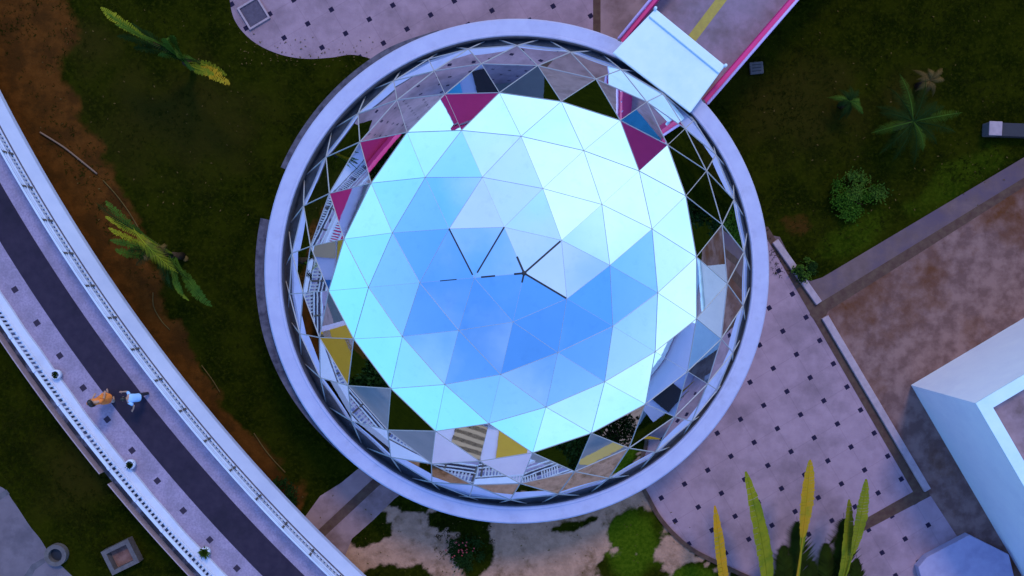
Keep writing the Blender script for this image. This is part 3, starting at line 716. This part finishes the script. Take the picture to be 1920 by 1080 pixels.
# ================================================================ BUILDING on the right
wb = thing('white_building', 'white walled flat roofed building with blank walls and a brown roof', 'building', at(1708, 722))
H = 4.55
c0 = at(1708, 722).to_2d(); d1 = (at(1890, 1035) - at(1708, 722)).to_2d().normalized(); d2 = (at(1920, 598) - at(1708, 722)).to_2d().normalized()
d2 = Vector((-d1.y, d1.x)) if Vector((-d1.y, d1.x)).dot(d2) > 0 else Vector((d1.y, -d1.x))
LL = 12.0; T = .36
fp = [c0, c0 + d1 * LL, c0 + d1 * LL + d2 * LL, c0 + d2 * LL]
ins = lambda k: [c0 + (d1 + d2) * k, c0 + d1 * (LL - k) + d2 * k, c0 + (d1 + d2) * (LL - k), c0 + d1 * k + d2 * (LL - k)]
b = MB(); i_ = ins(T)
for k in range(4):
    b.prism([tuple(fp[k]), tuple(fp[(k + 1) % 4]), tuple(i_[(k + 1) % 4]), tuple(i_[k])], 0, H)
wl = b.build('wall', 'wall_white', wb)
cp = ins(-.03); ci = ins(T + .04); b = MB()
for k in range(4): b.prism([tuple(cp[k]), tuple(cp[(k + 1) % 4]), tuple(ci[(k + 1) % 4]), tuple(ci[k])], H + .002, H + .07)
b.build('coping', 'canopy_white', wl)
b = MB(); b.prism([tuple(p) for p in i_], H - 1.1, H - .55); b.build('roof', 'roof_floor', wb)
b = MB(); pl = [at(u, v, .35).to_2d() for u, v in ((1722, 1064), (1738, 1045), (1818, 1003), (1892, 1040), (1930, 1200), (1760, 1200))]
b.prism([tuple(p) for p in pl], 0, .35)
o = b.build('concrete_block', mat('block_lilac', (.34, .29, .44), (.38, .33, .48), scale=3, rough=.7, c3=(.28, .24, .38), scale3=1.2)); bv = o.modifiers.new('bevel', 'BEVEL'); bv.width = .025; bv.segments = 2
tag(o, 'low lilac painted block with a flat top beside the white building', 'concrete block')

# ================================================================ SMALL THINGS ON THE GROUND
def slab_box(name, px, size, h, rot, m_, label, cat, detail=None):
    p = at(*px, h); t = thing(name, label, cat, (p.x, p.y, 0))
    b = MB(); b.box((p.x, p.y, h / 2), (size[0], size[1], h), R(rot)); o = b.build('body', m_, t); bv = o.modifiers.new('bevel', 'BEVEL'); bv.width = .02
    if detail: detail(t, p)
    return t
def lid(t, p):
    b = MB(); b.box((p.x, p.y, .525), (.50, .54, .05), R(-2)); o = b.build('lid', 'kerb_stone', t); bv = o.modifiers.new('bevel', 'BEVEL'); bv.width = .015
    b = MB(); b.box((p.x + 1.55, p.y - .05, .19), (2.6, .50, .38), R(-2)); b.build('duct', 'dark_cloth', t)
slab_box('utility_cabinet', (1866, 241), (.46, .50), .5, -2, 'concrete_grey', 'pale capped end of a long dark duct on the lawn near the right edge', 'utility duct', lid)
def slots(t, p):
    b = MB()
    for k in (-1, 0, 1): b.box((p.x, p.y + k * .12, .125), (.34, .03, .012), R(6))
    b.build('slot', 'black_rubber', t)
slab_box('drain_cover', (1419, 127), (.52, .46), .12, 6, 'concrete_grey', 'grey slotted drain cover in the lawn beside the footbridge', 'drain cover', slots)
# open concrete pit, lower left
pc = at(225, 1045, .4); t = thing('concrete_pit', 'square open concrete pit with thick rim in the grass below the walkway', 'pit', (pc.x, pc.y, 0))
b = MB(); a = R(26)
for dx, dy, sx, sy in ((0, .42, 1.15, .16), (0, -.42, 1.15, .16), (.495, 0, .16, .68), (-.495, 0, .16, .68)):
    b.box((pc.x + dx * math.cos(a) - dy * math.sin(a), pc.y + dx * math.sin(a) + dy * math.cos(a), .2), (sx, sy, .4), a)
b.build('rim', 'concrete_grey', t); b = MB(); b.box((pc.x, pc.y, .05), (.83, .68, .06), a); b.build('floor', 'yard', t)
pc = at(103, 1042, .25); t = thing('manhole', 'round concrete manhole with a dark open mouth by the grey paving', 'manhole', (pc.x, pc.y, 0))
b = MB(); b.ring([(.26, 0), (.26, .24), (.42, .24), (.42, 0)], 0, 360, 28, (pc.x, pc.y)); b.build('collar', 'concrete_grey', t)
b = MB(); b.lathe([(.255, .02), (.255, .03)], (pc.x, pc.y, 0), 24); b.build('mouth', 'black_rubber', t)
pc = at(475, 24, .1); t = thing('tree_pit', 'dark square planting pit with a pale frame in the spotted paving', 'planting pit', (pc.x, pc.y, 0))
b = MB(); a = GA
for dx, dy, sx, sy in ((0, .42, .96, .07), (0, -.42, .96, .07), (.445, 0, .07, .77), (-.445, 0, .07, .77)):
    b.box((pc.x + dx * math.cos(a) - dy * math.sin(a), pc.y + dx * math.sin(a) + dy * math.cos(a), .045), (sx, sy, .08), a)
b.build('frame', 'kerb_stone', t); b = MB(); b.box((pc.x, pc.y, .02), (.80, .76, .03), a); b.build('bed', mat('bed_soil', (.075, .055, .085), (.10, .075, .11), scale=8, rough=.95), t)
def line_obj(name, pxs, r, m_, label, cat, z=.05):
    pts = spline([(*at(u, v, z).to_2d(), z) for u, v in pxs], 6); b = MB(); b.tube([Vector(p) for p in pts], r, 6); tag(b.build(name, m_, None, True), label, cat)
line_obj('bamboo_pole', [(75, 248), (118, 275), (150, 300), (182, 326)], .035, 'wood_stick', 'long thin brown pole lying on the orange soil near the upper left', 'pole', .08)
line_obj('dry_stem', [(193, 338), (215, 362), (240, 395), (262, 432)], .022, 'leaf_dry', 'thin dry stem in the grass just above the striped left palm', 'dry stem', .06)
line_obj('garden_hose', [(287, 548), (288, 575), (303, 602), (318, 618)], .022, 'leaf_dry', 'short curved pale hose on the soil below the left palm', 'hose', .05)
line_obj('garden_hose', [(378, 685), (398, 712), (412, 735)], .02, 'leaf_dry', 'short pale hose at the soil edge halfway down the walkway', 'hose', .05)
line_obj('garden_hose', [(476, 812), (496, 842), (515, 865), (535, 886)], .022, 'leaf_dry', 'straight pale hose lying nearest the round building beside the walkway', 'hose', .05)
pc = at(348, 485, 0); b = MB(); b.lathe([(.02, 0), (.12, .02), (.10, .07), (.03, .09)], (pc.x, pc.y, 0), 9); tag(b.build('pinkish_stone', 'leaf_dry'), 'dull pinkish brown stone in the grass beside the left palm', 'stone')
# weathered lump on the ring's outer edge
# ================================================================ PLANTS
def frond(b, base, tip, lift, width, n=9, leaflets=22, droop=.25, rg=random, lw=.016):
    """pinnate frond: an arched midrib with leaflets on both sides"""
    base, tip = Vector(base), Vector(tip); pts = []
    for k in range(n + 1):
        t = k / n; pts.append(base.lerp(tip, t) + Vector((0, 0, lift * 4 * t * (1 - t))))
    b.tube(pts, [.025 * (1 - .7 * k / n) for k in range(n + 1)], 5)
    L_ = (tip - base); sd_ = L_.cross(Vector((0, 0, 1))).normalized()
    for k in range(leaflets):
        t = .12 + .86 * k / leaflets; i = min(int(t * n), n - 1); q = pts[i].lerp(pts[i + 1], t * n - i); d = (pts[i + 1] - pts[i]).normalized()
        ln = width * (math.sin(math.pi * min(1, .12 + t * .92)) ** .6) * rg.uniform(.85, 1.1)
        for s_ in (-1, 1):
            dd = (sd_ * s_ + d * .75 + Vector((0, 0, -droop * rg.uniform(.5, 1.4)))).normalized(); w = d * lw
            e = q + dd * ln; mid = q + dd * ln * .5 + Vector((0, 0, .02))
            b.add([q - w, mid - w * .9, e, mid + w * .9, q + w], [(0, 1, 2, 3, 4)])
def paddle(b, base, tip, lift, width, twist=0.0, n=12, petiole=.35, tear=.25, rg=random):
    """banana like paddle leaf: petiole, then a torn blade in strips on each side of the midrib"""
    base, tip = Vector(base), Vector(tip); pts = []; hs0 = (tip - base).cross(Vector((0, 0, 1))); hs0 = hs0.normalized() if hs0.length > .05 else Vector((1, 0, 0)); bend = rg.uniform(-.12, .12)
    for k in range(n + 1):
        t = k / n; pts.append(base.lerp(tip, t) + hs0 * (bend * math.sin(math.pi * t)) + Vector((0, 0, lift * 4 * t * (1 - t))))
    b.tube(pts, [.045 * (1 - .75 * k / n) for k in range(n + 1)], 6)
    hs = (tip - base).cross(Vector((0, 0, 1)))
    hs = hs.normalized() if hs.length > .05 else Vector((1, 0, 0))
    m_ = 26
    for s_ in (-1, 1):
        for k in range(m_):
            t0 = petiole + (1 - petiole) * k / m_; t1 = petiole + (1 - petiole) * (k + 1 - rg.uniform(0, tear)) / m_
            row = []
            for t in (t0, t1):
                i = min(int(t * n), n - 1); q = pts[i].lerp(pts[i + 1], t * n - i); d = (pts[i + 1] - pts[i]).normalized()
                u = (t - petiole) / (1 - petiole); w = width * (math.sin(math.pi * (.05 + .94 * u)) ** .6) * rg.uniform(.9 - tear * .75, 1.06)
                nn = d.cross(hs).normalized(); sdv = (hs * math.cos(twist) + nn * math.sin(twist)) * s_
                row.append((q, q + sdv * w + nn * (-.12 * w) + d * (.16 * w)))
            b.add([row[0][0], row[1][0], row[1][1], row[0][1]], [(0, 1, 2, 3)])
def fan_palm(label, cpx, z, ang, leaves, seed):
    """traveller's palm: a flat fan of paddle leaves; leaves = (reach along the fan, tip height, material)"""
    rg = random.Random(seed); c_ = at(*cpx, z); t = thing('fan_palm', label, 'palm', (c_.x, c_.y, 0))
    b = MB(); b.tube([(c_.x, c_.y, 0), (c_.x + .02, c_.y, z * .2), (c_.x, c_.y, z * .34)], [.16, .13, .15], 10); b.build('trunk', 'bark', t, True)
    d = Vector((math.cos(ang), math.sin(ang), 0)); sd_ = Vector((-d.y, d.x, 0))
    for reach, hz, wd, m_, off, tw in leaves:
        b = MB(); base = Vector((c_.x, c_.y, z * .32)) + d * (reach * .05)
        tip = Vector((c_.x, c_.y, 0)) + d * reach + sd_ * off + Vector((0, 0, hz))
        paddle(b, base, tip, .35 + .12 * abs(reach), wd, tw, rg=rg, tear=.5); b.build('leaf', m_, t, fix=False)
    for k in range(7):
        rc = rg.uniform(-2.2, 2.2); b = MB(); q = Vector((c_.x, c_.y, z * .5)); e = Vector((c_.x, c_.y, 0)) + d * rc + sd_ * rg.uniform(-.55, .45) + Vector((0, 0, rg.uniform(1.3, 2.6)))
        frond(b, q, e, rg.uniform(.3, .7), rg.uniform(.14, .26), leaflets=rg.randint(14, 24), droop=rg.uniform(.2, .9), rg=rg); b.build('frond', rg.choice(['leaf_dark', 'leaf_green', 'leaf_dry']), t, fix=False)
    return t
a1 = math.atan2(*(lambda q: (q.y, q.x))(at(432, 162, 2.6) - at(186, 12, 2.6)))
fan_palm('long narrow palm with a lime leaf at one end, yellow leaf at the other', (312, 92), 2.8, a1, [
    (-2.75, 2.7, .20, 'leaf_lime', .05, .2), (-2.2, 3.2, .17, 'leaf_green', .0, .9), (-1.6, 3.5, .20, 'leaf_green', -.2, 1.1), (-1.0, 3.8, .2, 'leaf_dark', .12, 1.2),
    (-.4, 4.0, .2, 'leaf_green', -.10, 1.2), (.3, 4.0, .22, 'leaf_green', .25, 1.1), (.5, 3.9, .2, 'leaf_green', .5, .8), (.9, 3.8, .22, 'leaf_green', -.05, 1.0), (1.5, 3.5, .2, 'leaf_green', -.12, .9), (2.0, 3.1, .2, 'leaf_lime', .10, .4), (2.45, 2.6, .24, 'leaf_yellow', .10, .1), (2.15, 2.5, .2, 'leaf_lime', .32, .3),
    (-1.9, 2.4, .20, 'leaf_dark', -.5, .5), (-1.3, 2.2, .20, 'leaf_dark', -.55, .3)], 3)
a2 = math.atan2(*(lambda q: (q.y, q.x))(at(402, 585, 2.6) - at(186, 360, 2.6)))
fp2 = fan_palm('bushy palm with a bright comb toothed frond, on orange soil by the walkway', (290, 478), 2.6, a2, [
    (-2.6, 2.5, .17, 'leaf_green', .05, .3), (-2.1, 2.8, .15, 'leaf_lime', -.25, .5), (-1.7, 2.9, .15, 'leaf_lime', -.42, .7), (-1.3, 3.1, .17, 'leaf_green', -.62, .6), (-.9, 3.2, .2, 'leaf_green', -.7, .4), (-.5, 3.4, .2, 'leaf_dark', -.35, .8),
    (1.2, 3.0, .2, 'leaf_dark', -.2, .7), (1.7, 2.7, .22, 'leaf_green', -.22, .4), (2.35, 2.3, .24, 'leaf_green', .1, .1), (2.65, 2.3, .24, 'leaf_green', .12, .2), (2.0, 2.6, .15, 'leaf_lime', -.25, .6)], 5)
b = MB(); frond(b, at(252, 432, 3.0), at(334, 512, 3.1), .3, .36, leaflets=30, droop=.1); b.build('frond', 'leaf_lime', fp2, fix=False)
b = MB(); frond(b, at(250, 430, 2.8), at(180, 380, 2.4), .2, .25, leaflets=20); frond(b, at(290, 470, 2.7), at(255, 498, 2.0), .25, .3, leaflets=18); frond(b, at(300, 480, 2.7), at(325, 545, 1.9), .25, .3, leaflets=18); b.build('frond', 'leaf_dark', fp2, fix=False)
# palm at the bottom edge: pale paddles rising out of dark toothed fronds
c_ = at(1478, 1240, 1.5); bp_ = thing('fan_palm', 'yellow tipped palm over the spotted paving at the bottom edge', 'palm', (c_.x, c_.y, 0))
b = MB(); b.tube([(c_.x, c_.y, 0), (c_.x, c_.y, 1.6)], [.2, .17], 10); b.build('trunk', 'bark', bp_, True)
for tp, hz, bs, wd, m_, pt in (((1340, 948), 2.2, (1368, 1150), .26, 'leaf_yellow', .12), ((1398, 884), 2.7, (1446, 1170), .36, 'leaf_lime', .1), ((1519, 862), 2.9, (1488, 1120), .36, 'leaf_yellow', .46), ((1512, 885), 2.75, (1492, 1120), .22, 'leaf_lime', .4), ((1624, 898), 2.6, (1566, 1130), .34, 'leaf_lime', .42), ((1592, 936), 2.3, (1560, 1150), .32, 'leaf_lime', .2), ((1420, 945), 2.3, (1440, 1170), .3, 'leaf_lime', .2)):
    b = MB(); paddle(b, at(*bs, 1.9), at(*tp, hz), .25, wd, .5, petiole=pt, tear=.07, n=16); b.build('leaf', m_, bp_, fix=False)
for bs, tp, w in (((1500, 1190), (1494, 968), .95), ((1572, 1190), (1582, 962), .95), ((1470, 1200), (1468, 1015), .8), ((1548, 1200), (1548, 1010), .8), ((1520, 1200), (1522, 1045), .7), ((1600, 1200), (1606, 1040), .6)):
    b = MB(); frond(b, at(*bs, 1.7), at(*tp, 2.0), .2, w, leaflets=46, droop=.3, lw=.05); b.build('frond', 'frond_olive', bp_, fix=False)
def rosette(label, px, z, n, L_, w, m_, seed, name='cycad', cat='palm', lime=None):
    rg = random.Random(seed); c_ = at(*px, z); t = thing(name, label, cat, (c_.x, c_.y, 0))
    b = MB(); b.tube([(c_.x, c_.y, 0), (c_.x, c_.y, z)], [.14, .10], 10); b.build('trunk', 'bark', t, True)
    for k in range(n):
        a = 6.283 * k / n + rg.uniform(-.2, .2); l_ = L_ * rg.uniform(.65, 1.1); b = MB()
        frond(b, (c_.x, c_.y, z), (c_.x + math.cos(a) * l_, c_.y + math.sin(a) * l_, z - rg.uniform(.0, .5)), .25, w, leaflets=24, droop=.5, rg=rg, lw=.011)
        b.build('frond', lime if lime and k % 4 == 0 else m_, t, fix=False)
rosette('large dark star shaped palm on the lawn between the footbridge and the path', (1712, 228), 1.4, 15, 1.75, .34, 'leaf_dark', 2, lime='leaf_green')
rosette('small dark palm left of the large star shaped palm', (1592, 190), .8, 9, .75, .2, 'leaf_dark', 4, lime='leaf_green')
rosette('thin sparse palm behind the large star shaped palm', (1742, 152), .9, 8, .7, .18, 'leaf_dry', 6)
def shrub(label, px, r, h, n, m_, m2, seed, cat='shrub', flat=1.0):
    rg = random.Random(seed); c_ = at(*px); t = thing('shrub', label, cat, (c_.x, c_.y, 0)); b1, b2 = MB(), MB(); st = MB()
    for k in range(7):
        a = rg.uniform(0, 6.28); st.tube([(c_.x, c_.y, 0), (c_.x + math.cos(a) * r * .3, c_.y + math.sin(a) * r * .3, h * .5)], [.02, .008], 5)
    st.build('stem', 'bark', t)
    cl = [(rg.uniform(0, 6.28), rg.uniform(.1, 1) ** .6 * r, rg.uniform(.25, 1) * h, rg.random()) for _ in range(18)]
    for k in range(n):
        a, d, z, q = rg.choice(cl); p = Vector((c_.x + math.cos(a) * d + rg.gauss(0, r * .14), c_.y + math.sin(a) * d * flat + rg.gauss(0, r * .14), max(.03, z * (1 - .4 * (d / r) ** 2) + rg.gauss(0, h * .12))))
        ax = Vector((rg.uniform(-1, 1), rg.uniform(-1, 1), rg.uniform(-.2, .7))).normalized(); w = ax.cross(Vector((rg.uniform(-.5, .5), rg.uniform(-.5, .5), 1))).normalized() * rg.uniform(.018, .035); l_ = rg.uniform(.07, .13)
        (b1 if q < .6 else b2).add([p, p + ax * l_ * .5 + w, p + ax * l_, p + ax * l_ * .5 - w], [(0, 1, 2, 3)])
    b1.build('foliage', m_, t, fix=False); b2.build('foliage', m2, t, fix=False)
    return t, rg, c_
mk('shrub_bright', (.022,.060,.004), (.032,.080,.005), scale=3, rough=.8, spec=.04)
shrub('round bright green shrub on the lawn below the star shaped palm', (1600, 378), .95, .55, 2600, 'shrub_bright', 'leaf_green', 11)
t, rg, c_ = shrub('dark weedy shrub with small red flowers on the dirt south of the dome', (868, 1035), .7, .35, 1100, 'leaf_dark', 'leaf_dark', 12)
b = MB()
for k in range(22):
    p = Vector((c_.x - .05 + rg.gauss(0, .2), c_.y + .2 + rg.gauss(0, .16), .34 + rg.uniform(-.1, .1))); b.lathe([(.008, -.02), (.022, .01), (.03, .025)], p, 6)
b.build('flower', mat('petal_red', (.42, .03, .03), rough=.6), t)
shrub('dark shrub clump where the path kerb meets the lawn', (1505, 512), .5, .4, 800, 'leaf_dark', 'leaf_green', 14)
shrub('small weedy shrub at the edge of the orange soil by the walkway foot', (530, 925), .55, .35, 700, 'leaf_dark', 'leaf_dark', 15)
# short weeds and tufts, far too many to count
def tufts():
    b = MB(); rg = random.Random(21); n = 0
    spk = [(0, 0, 640, 900), (1380, 0, 1920, 520), (0, 700, 380, 1080), (560, 900, 1330, 1080)]
    while n < 5200:
        x0, y0, x1, y1 = rg.choice(spk); u, v = rg.uniform(x0, x1), rg.uniform(y0, y1); p = at(u, v)
        if math.hypot(p.x, p.y) < 8.3: continue
        if v > 900 and 560 < u < 1330:
            if near(p, (1195, 1005), 1.2, 1.1) > 1 and near(p, (870, 1010), 1.2, 1.0) > 1 and near(p, (700, 980), 1.1, .8) > 1: continue
        if u > 1380:
            if v > 292 + (1925 - u) * .595 - 18 or u < 1500 - v * .87 + 40: continue
        if u < 640 and v < 900:
            if u - 428 > 0 and v < 115: continue
        if u < 230 and v > 890 - 0 * u and v > 890 + (u - 0) * .9: continue
        if v > 840 and 540 < u < 760: continue
        if near(p, (1195, 1020), 1.6, 1.7) < 1: continue
        rr = math.hypot(p.x - WC[0], p.y - WC[1])
        if 63.5 < rr < 68.8: continue
        if noise.noise(Vector((p.x * .5, p.y * .5, 3))) < -.05 and rg.random() < .75: continue
        n += 1
        for k in range(rg.randint(3, 6)):
            a = rg.uniform(0, 6.28); l_ = rg.uniform(.05, .15); d = Vector((math.cos(a), math.sin(a), rg.uniform(.3, 1.2))).normalized(); w = d.cross(Vector((0, 0, 1))).normalized() * .012
            q = Vector((p.x + rg.gauss(0, .04), p.y + rg.gauss(0, .04), 0)); b.add([q - w, q + w, q + d * l_], [(0, 1, 2)])
    tag(b.build('grass', 'tuft', None, fix=False), 'short dark green turf and weeds', 'grass', kind='stuff')
tufts()
def litter():
    b = MB(); rg = random.Random(31)
    for k in range(420):
        u, v = rg.choice([(rg.uniform(60, 480), rg.uniform(0, 420)), (rg.uniform(1420, 1900), rg.uniform(20, 420)), (rg.uniform(560, 1300), rg.uniform(920, 1080)), (rg.uniform(450, 700), rg.uniform(70, 125))]); p = at(u, v, .03)
        if math.hypot(p.x, p.y) < 8.6: continue
        s_ = rg.uniform(.015, .05); a = rg.uniform(0, 6.28); d = Vector((math.cos(a), math.sin(a), rg.uniform(-.1, .3))) * s_; w = Vector((-math.sin(a), math.cos(a), .1)) * s_ * .5; q = Vector((p.x, p.y, .03))
        b.add([q - d, q + w, q + d, q - w], [(0, 1, 2, 3)])
    tag(b.build('leaf_litter', 'leaf_dry', None, fix=False), 'scattered dry leaves on lawn and dirt', 'leaf litter', kind='stuff')
litter()

# ================================================================ SURROUNDINGS (beyond the frame, seen in the dome's mirror panels)
def block(name, label, c_, size, rz, h, m_, roof=None, bands=(), cat='building'):
    t = thing(name, label, cat, (c_[0], c_[1], 0)); b = MB(); b.box((c_[0], c_[1], h / 2), (size[0], size[1], h), rz); w = b.build('wall', m_, t)
    if roof: b = MB(); b.box((c_[0], c_[1], h + .12), (size[0] + .5, size[1] + .5, .2), rz); b.build('roof', roof, t)
    # bands: (offset along the face, z0, z1, width, material) on the face turned to the dome (local -y)
    for off, z0, z1, wd, bm in bands:
        x, y = off, -size[1] / 2 - .05; q = (c_[0] + x * math.cos(rz) - y * math.sin(rz), c_[1] + x * math.sin(rz) + y * math.cos(rz))
        b = MB(); b.box((q[0], q[1], (z0 + z1) / 2), (wd, .12, z1 - z0), rz); b.build('wall_panel', bm, w)
    return t
def face(az, d): return (math.cos(R(az)) * d, math.sin(R(az)) * d), R(az - 90)
def far_block(name, label, az, d, w, dep, h, m_, roof, bands):
    c_, rz = face(az, d + dep / 2); return block(name, label, c_, (w, dep), rz, h, m_, roof, bands)
far_block('red_hall', 'tall red walled hall north of the plaza', 107, 27, 9, 6, 8.6, 'lilac_wall', 'red_wall', [(0, 5.8, 8.5, 8.9, 'red_wall'), (-2.8, 1, 2.6, 1.6, 'glass_dark'), (.5, .8, 2.8, 1.4, 'cyan_wall'), (2.8, 1, 2.6, 1.6, 'glass_dark')])
far_block('red_kiosk', 'red and blue fronted building north east of the dome', 46, 29, 9, 5, 8.8, 'cyan_wall', 'red_wall', [(0, 4.6, 8.7, 8.9, 'red_wall'), (0, 4.3, 4.55, 8.9, 'lilac_wall')])
far_block('colourful_shop', 'shop with yellow, blue and pink front panels west of the walkway', 177, 26, 13, 6, 3.6, 'lilac_wall', 'lilac_wall', [(-4.6, 0, 3.2, 2.6, 'yellow_wall'), (-1.7, .4, 2.6, 2.2, 'blue_wall'), (0, 2.7, 3.3, 12, 'yellow_wall'), (1.8, .3, 2.6, 2.4, 'louvre_tan'), (4.6, .2, 2.9, 2.6, 'red_wall')])
far_block('market_stall', 'pale stall with a red sign board north west of the walkway', 158, 30, 6, 4, 4.9, 'lilac_wall', 'grey_wall', [(-.6, 2.4, 4.3, 3.4, 'red_wall'), (2.1, 1.6, 4.0, 1.0, 'glass_dark'), (-.6, .6, 1.6, 4, 'yellow_wall')])
far_block('red_stall', 'small red roofed stall on the far north west lawn', 140, 27, 4, 3, 4.4, 'red_wall', 'red_wall', [(.4, 1.5, 2.4, 1.4, 'lilac_wall')])
far_block('yellow_shop', 'yellow fronted shop on the south west road', 203, 26, 7, 5, 3.8, 'lilac_wall', 'lilac_wall', [(0, 0, 3.0, 6.4, 'yellow_wall'), (0, 1.4, 1.8, 6.5, 'lilac_wall')])
far_block('striped_hall', 'yellow and slatted hall on the south side', 259, 27, 14, 6, 8.6, 'lilac_wall', 'lilac_wall', [(-3.0, 5.0, 8.5, 1.7, 'yellow_wall')] + [(1.2, 5.2 + .42 * k, 5.42 + .42 * k, 5.0, 'louvre_brown') for k in range(8)] + [(1.2, 5.1, 8.5, 4.95, 'louvre_tan')])
far_block('white_house', 'long white house to the south east', 325, 25, 12, 7, 7.4, 'lilac_wall', 'clean_white', [(-3, 1, 2.4, 1.4, 'glass_dark'), (2, 1, 2.4, 1.4, 'glass_dark')])
far_block('grey_house', 'grey house to the north', 90, 30, 6, 5, 9.0, 'grey_wall', 'red_wall', [(1, 8.0, 8.9, 4, 'red_wall')])
c_, rz = face(165, 27); b = MB(); b.box((-40, -6, .008), (5, 44, .012), R(12)); setting(b.build('road', 'asphalt'))
b = MB(); b.box((-2, -26, .006), (60, 13, .012), R(-4)); setting(b.build('road', 'grey_wall'))
b = MB(); b.sheet([(-21.2, 22), (-50, 26), (-50, -18), (-21.6, -9), (-20.9, 2)], .004); setting(b.build('path', 'paving_plain'))
b = MB()
for k in range(10): b.box((-22 + k * 4.6, -20.6 - k * .32, .016), (2.0, .16, .006), R(-4))
setting(b.build('road_marking', 'clean_white'))
for cx, cy, sx, sy, mm in ((-24.5, 5.2, 6, 1.4, 'yellow_wall'), (-25, 2.2, 6.5, 3.6, 'blue_wall'), (-24, -.6, 5, 1.0, 'yellow_wall'), (-24.2, -2.0, 5, 1.2, 'pink_tube'), (-24, -3.2, 5, .8, 'yellow_wall'), (-25, 7.2, 6, 2.2, 'pink_tube'), (-27, -9.5, 5, 3.0, 'yellow_wall'), (20.8, 24.2, 4.5, 4.5, 'cyan_wall'), (12.6, -27.5, 3, 2.2, 'yellow_wall')):
    b = MB(); b.box((cx, cy, .012), (sx, sy, .02), R(4)); setting(b.build('painted_pavement', mm))
def tree_mesh(seed, h, r):
    rg = random.Random(seed); t = MB(); t.tube([(0, 0, 0), (.1, .05, h * .3), (.0, .1, h * .6)], [.22, .16, .09], 8)
    cl = []
    for k in range(11):
        a = rg.uniform(0, 6.28); d = rg.uniform(.2, .8) * r; z = h * rg.uniform(.45, .92); t.tube([(0, .05, h * .4), (math.cos(a) * d * .5, math.sin(a) * d * .5, z * .85), (math.cos(a) * d, math.sin(a) * d, z)], [.07, .045, .015], 5); cl.append((math.cos(a) * d, math.sin(a) * d, z, rg.uniform(.5, .9) * r * .5))
    c_ = MB()
    for k in range(2600):
        x, y, z, q = rg.choice(cl); v = Vector((rg.gauss(0, 1), rg.gauss(0, 1), rg.gauss(0, .8))).normalized() * q * rg.uniform(.5, 1); p = Vector((x, y, z)) + v
        ax = Vector((rg.uniform(-1, 1), rg.uniform(-1, 1), rg.uniform(-1, .6))).normalized(); w = ax.orthogonal().normalized() * .09; c_.add([p, p + ax * .16 + w, p + ax * .32, p + ax * .16 - w], [(0, 1, 2, 3)])
    return t, c_
tr, cr = tree_mesh(5, 6.0, 2.6)
proto = thing('broadleaf_tree', 'dark broadleaf tree east of the lawn', 'tree', (25, 8, 0), 'trees around the grounds', True)
tr.build('trunk', 'bark', proto, True); cr.build('crown', 'leaf_dark', proto, fix=False)
for i, (x, y, s_, lb) in enumerate([(26, 14, 1.1, 'tall dark tree beyond the lawn corner'), (30, 19, .9, 'dark tree behind the east lawn'), (19, 20, .8, 'small tree north of the star shaped palm'), (-26, 23, 1.2, 'large tree far to the north west'), (-27, -19, 1.1, 'dark tree south west of the road'), (9, -29, .95, 'dark tree south of the plaza'), (17, -27, 1.0, 'tree beside the southern road'), (28, -24, 1.2, 'large tree to the south east'), (34, -3, 1.1, 'tree behind the white building'), (-12, 31, 1.0, 'tree beside the red hall')]):
    o = dup(proto); o.location = (x, y, 0); o.rotation_euler = (0, 0, i * 1.3); o.scale = (s_, s_, s_); o['label'] = lb
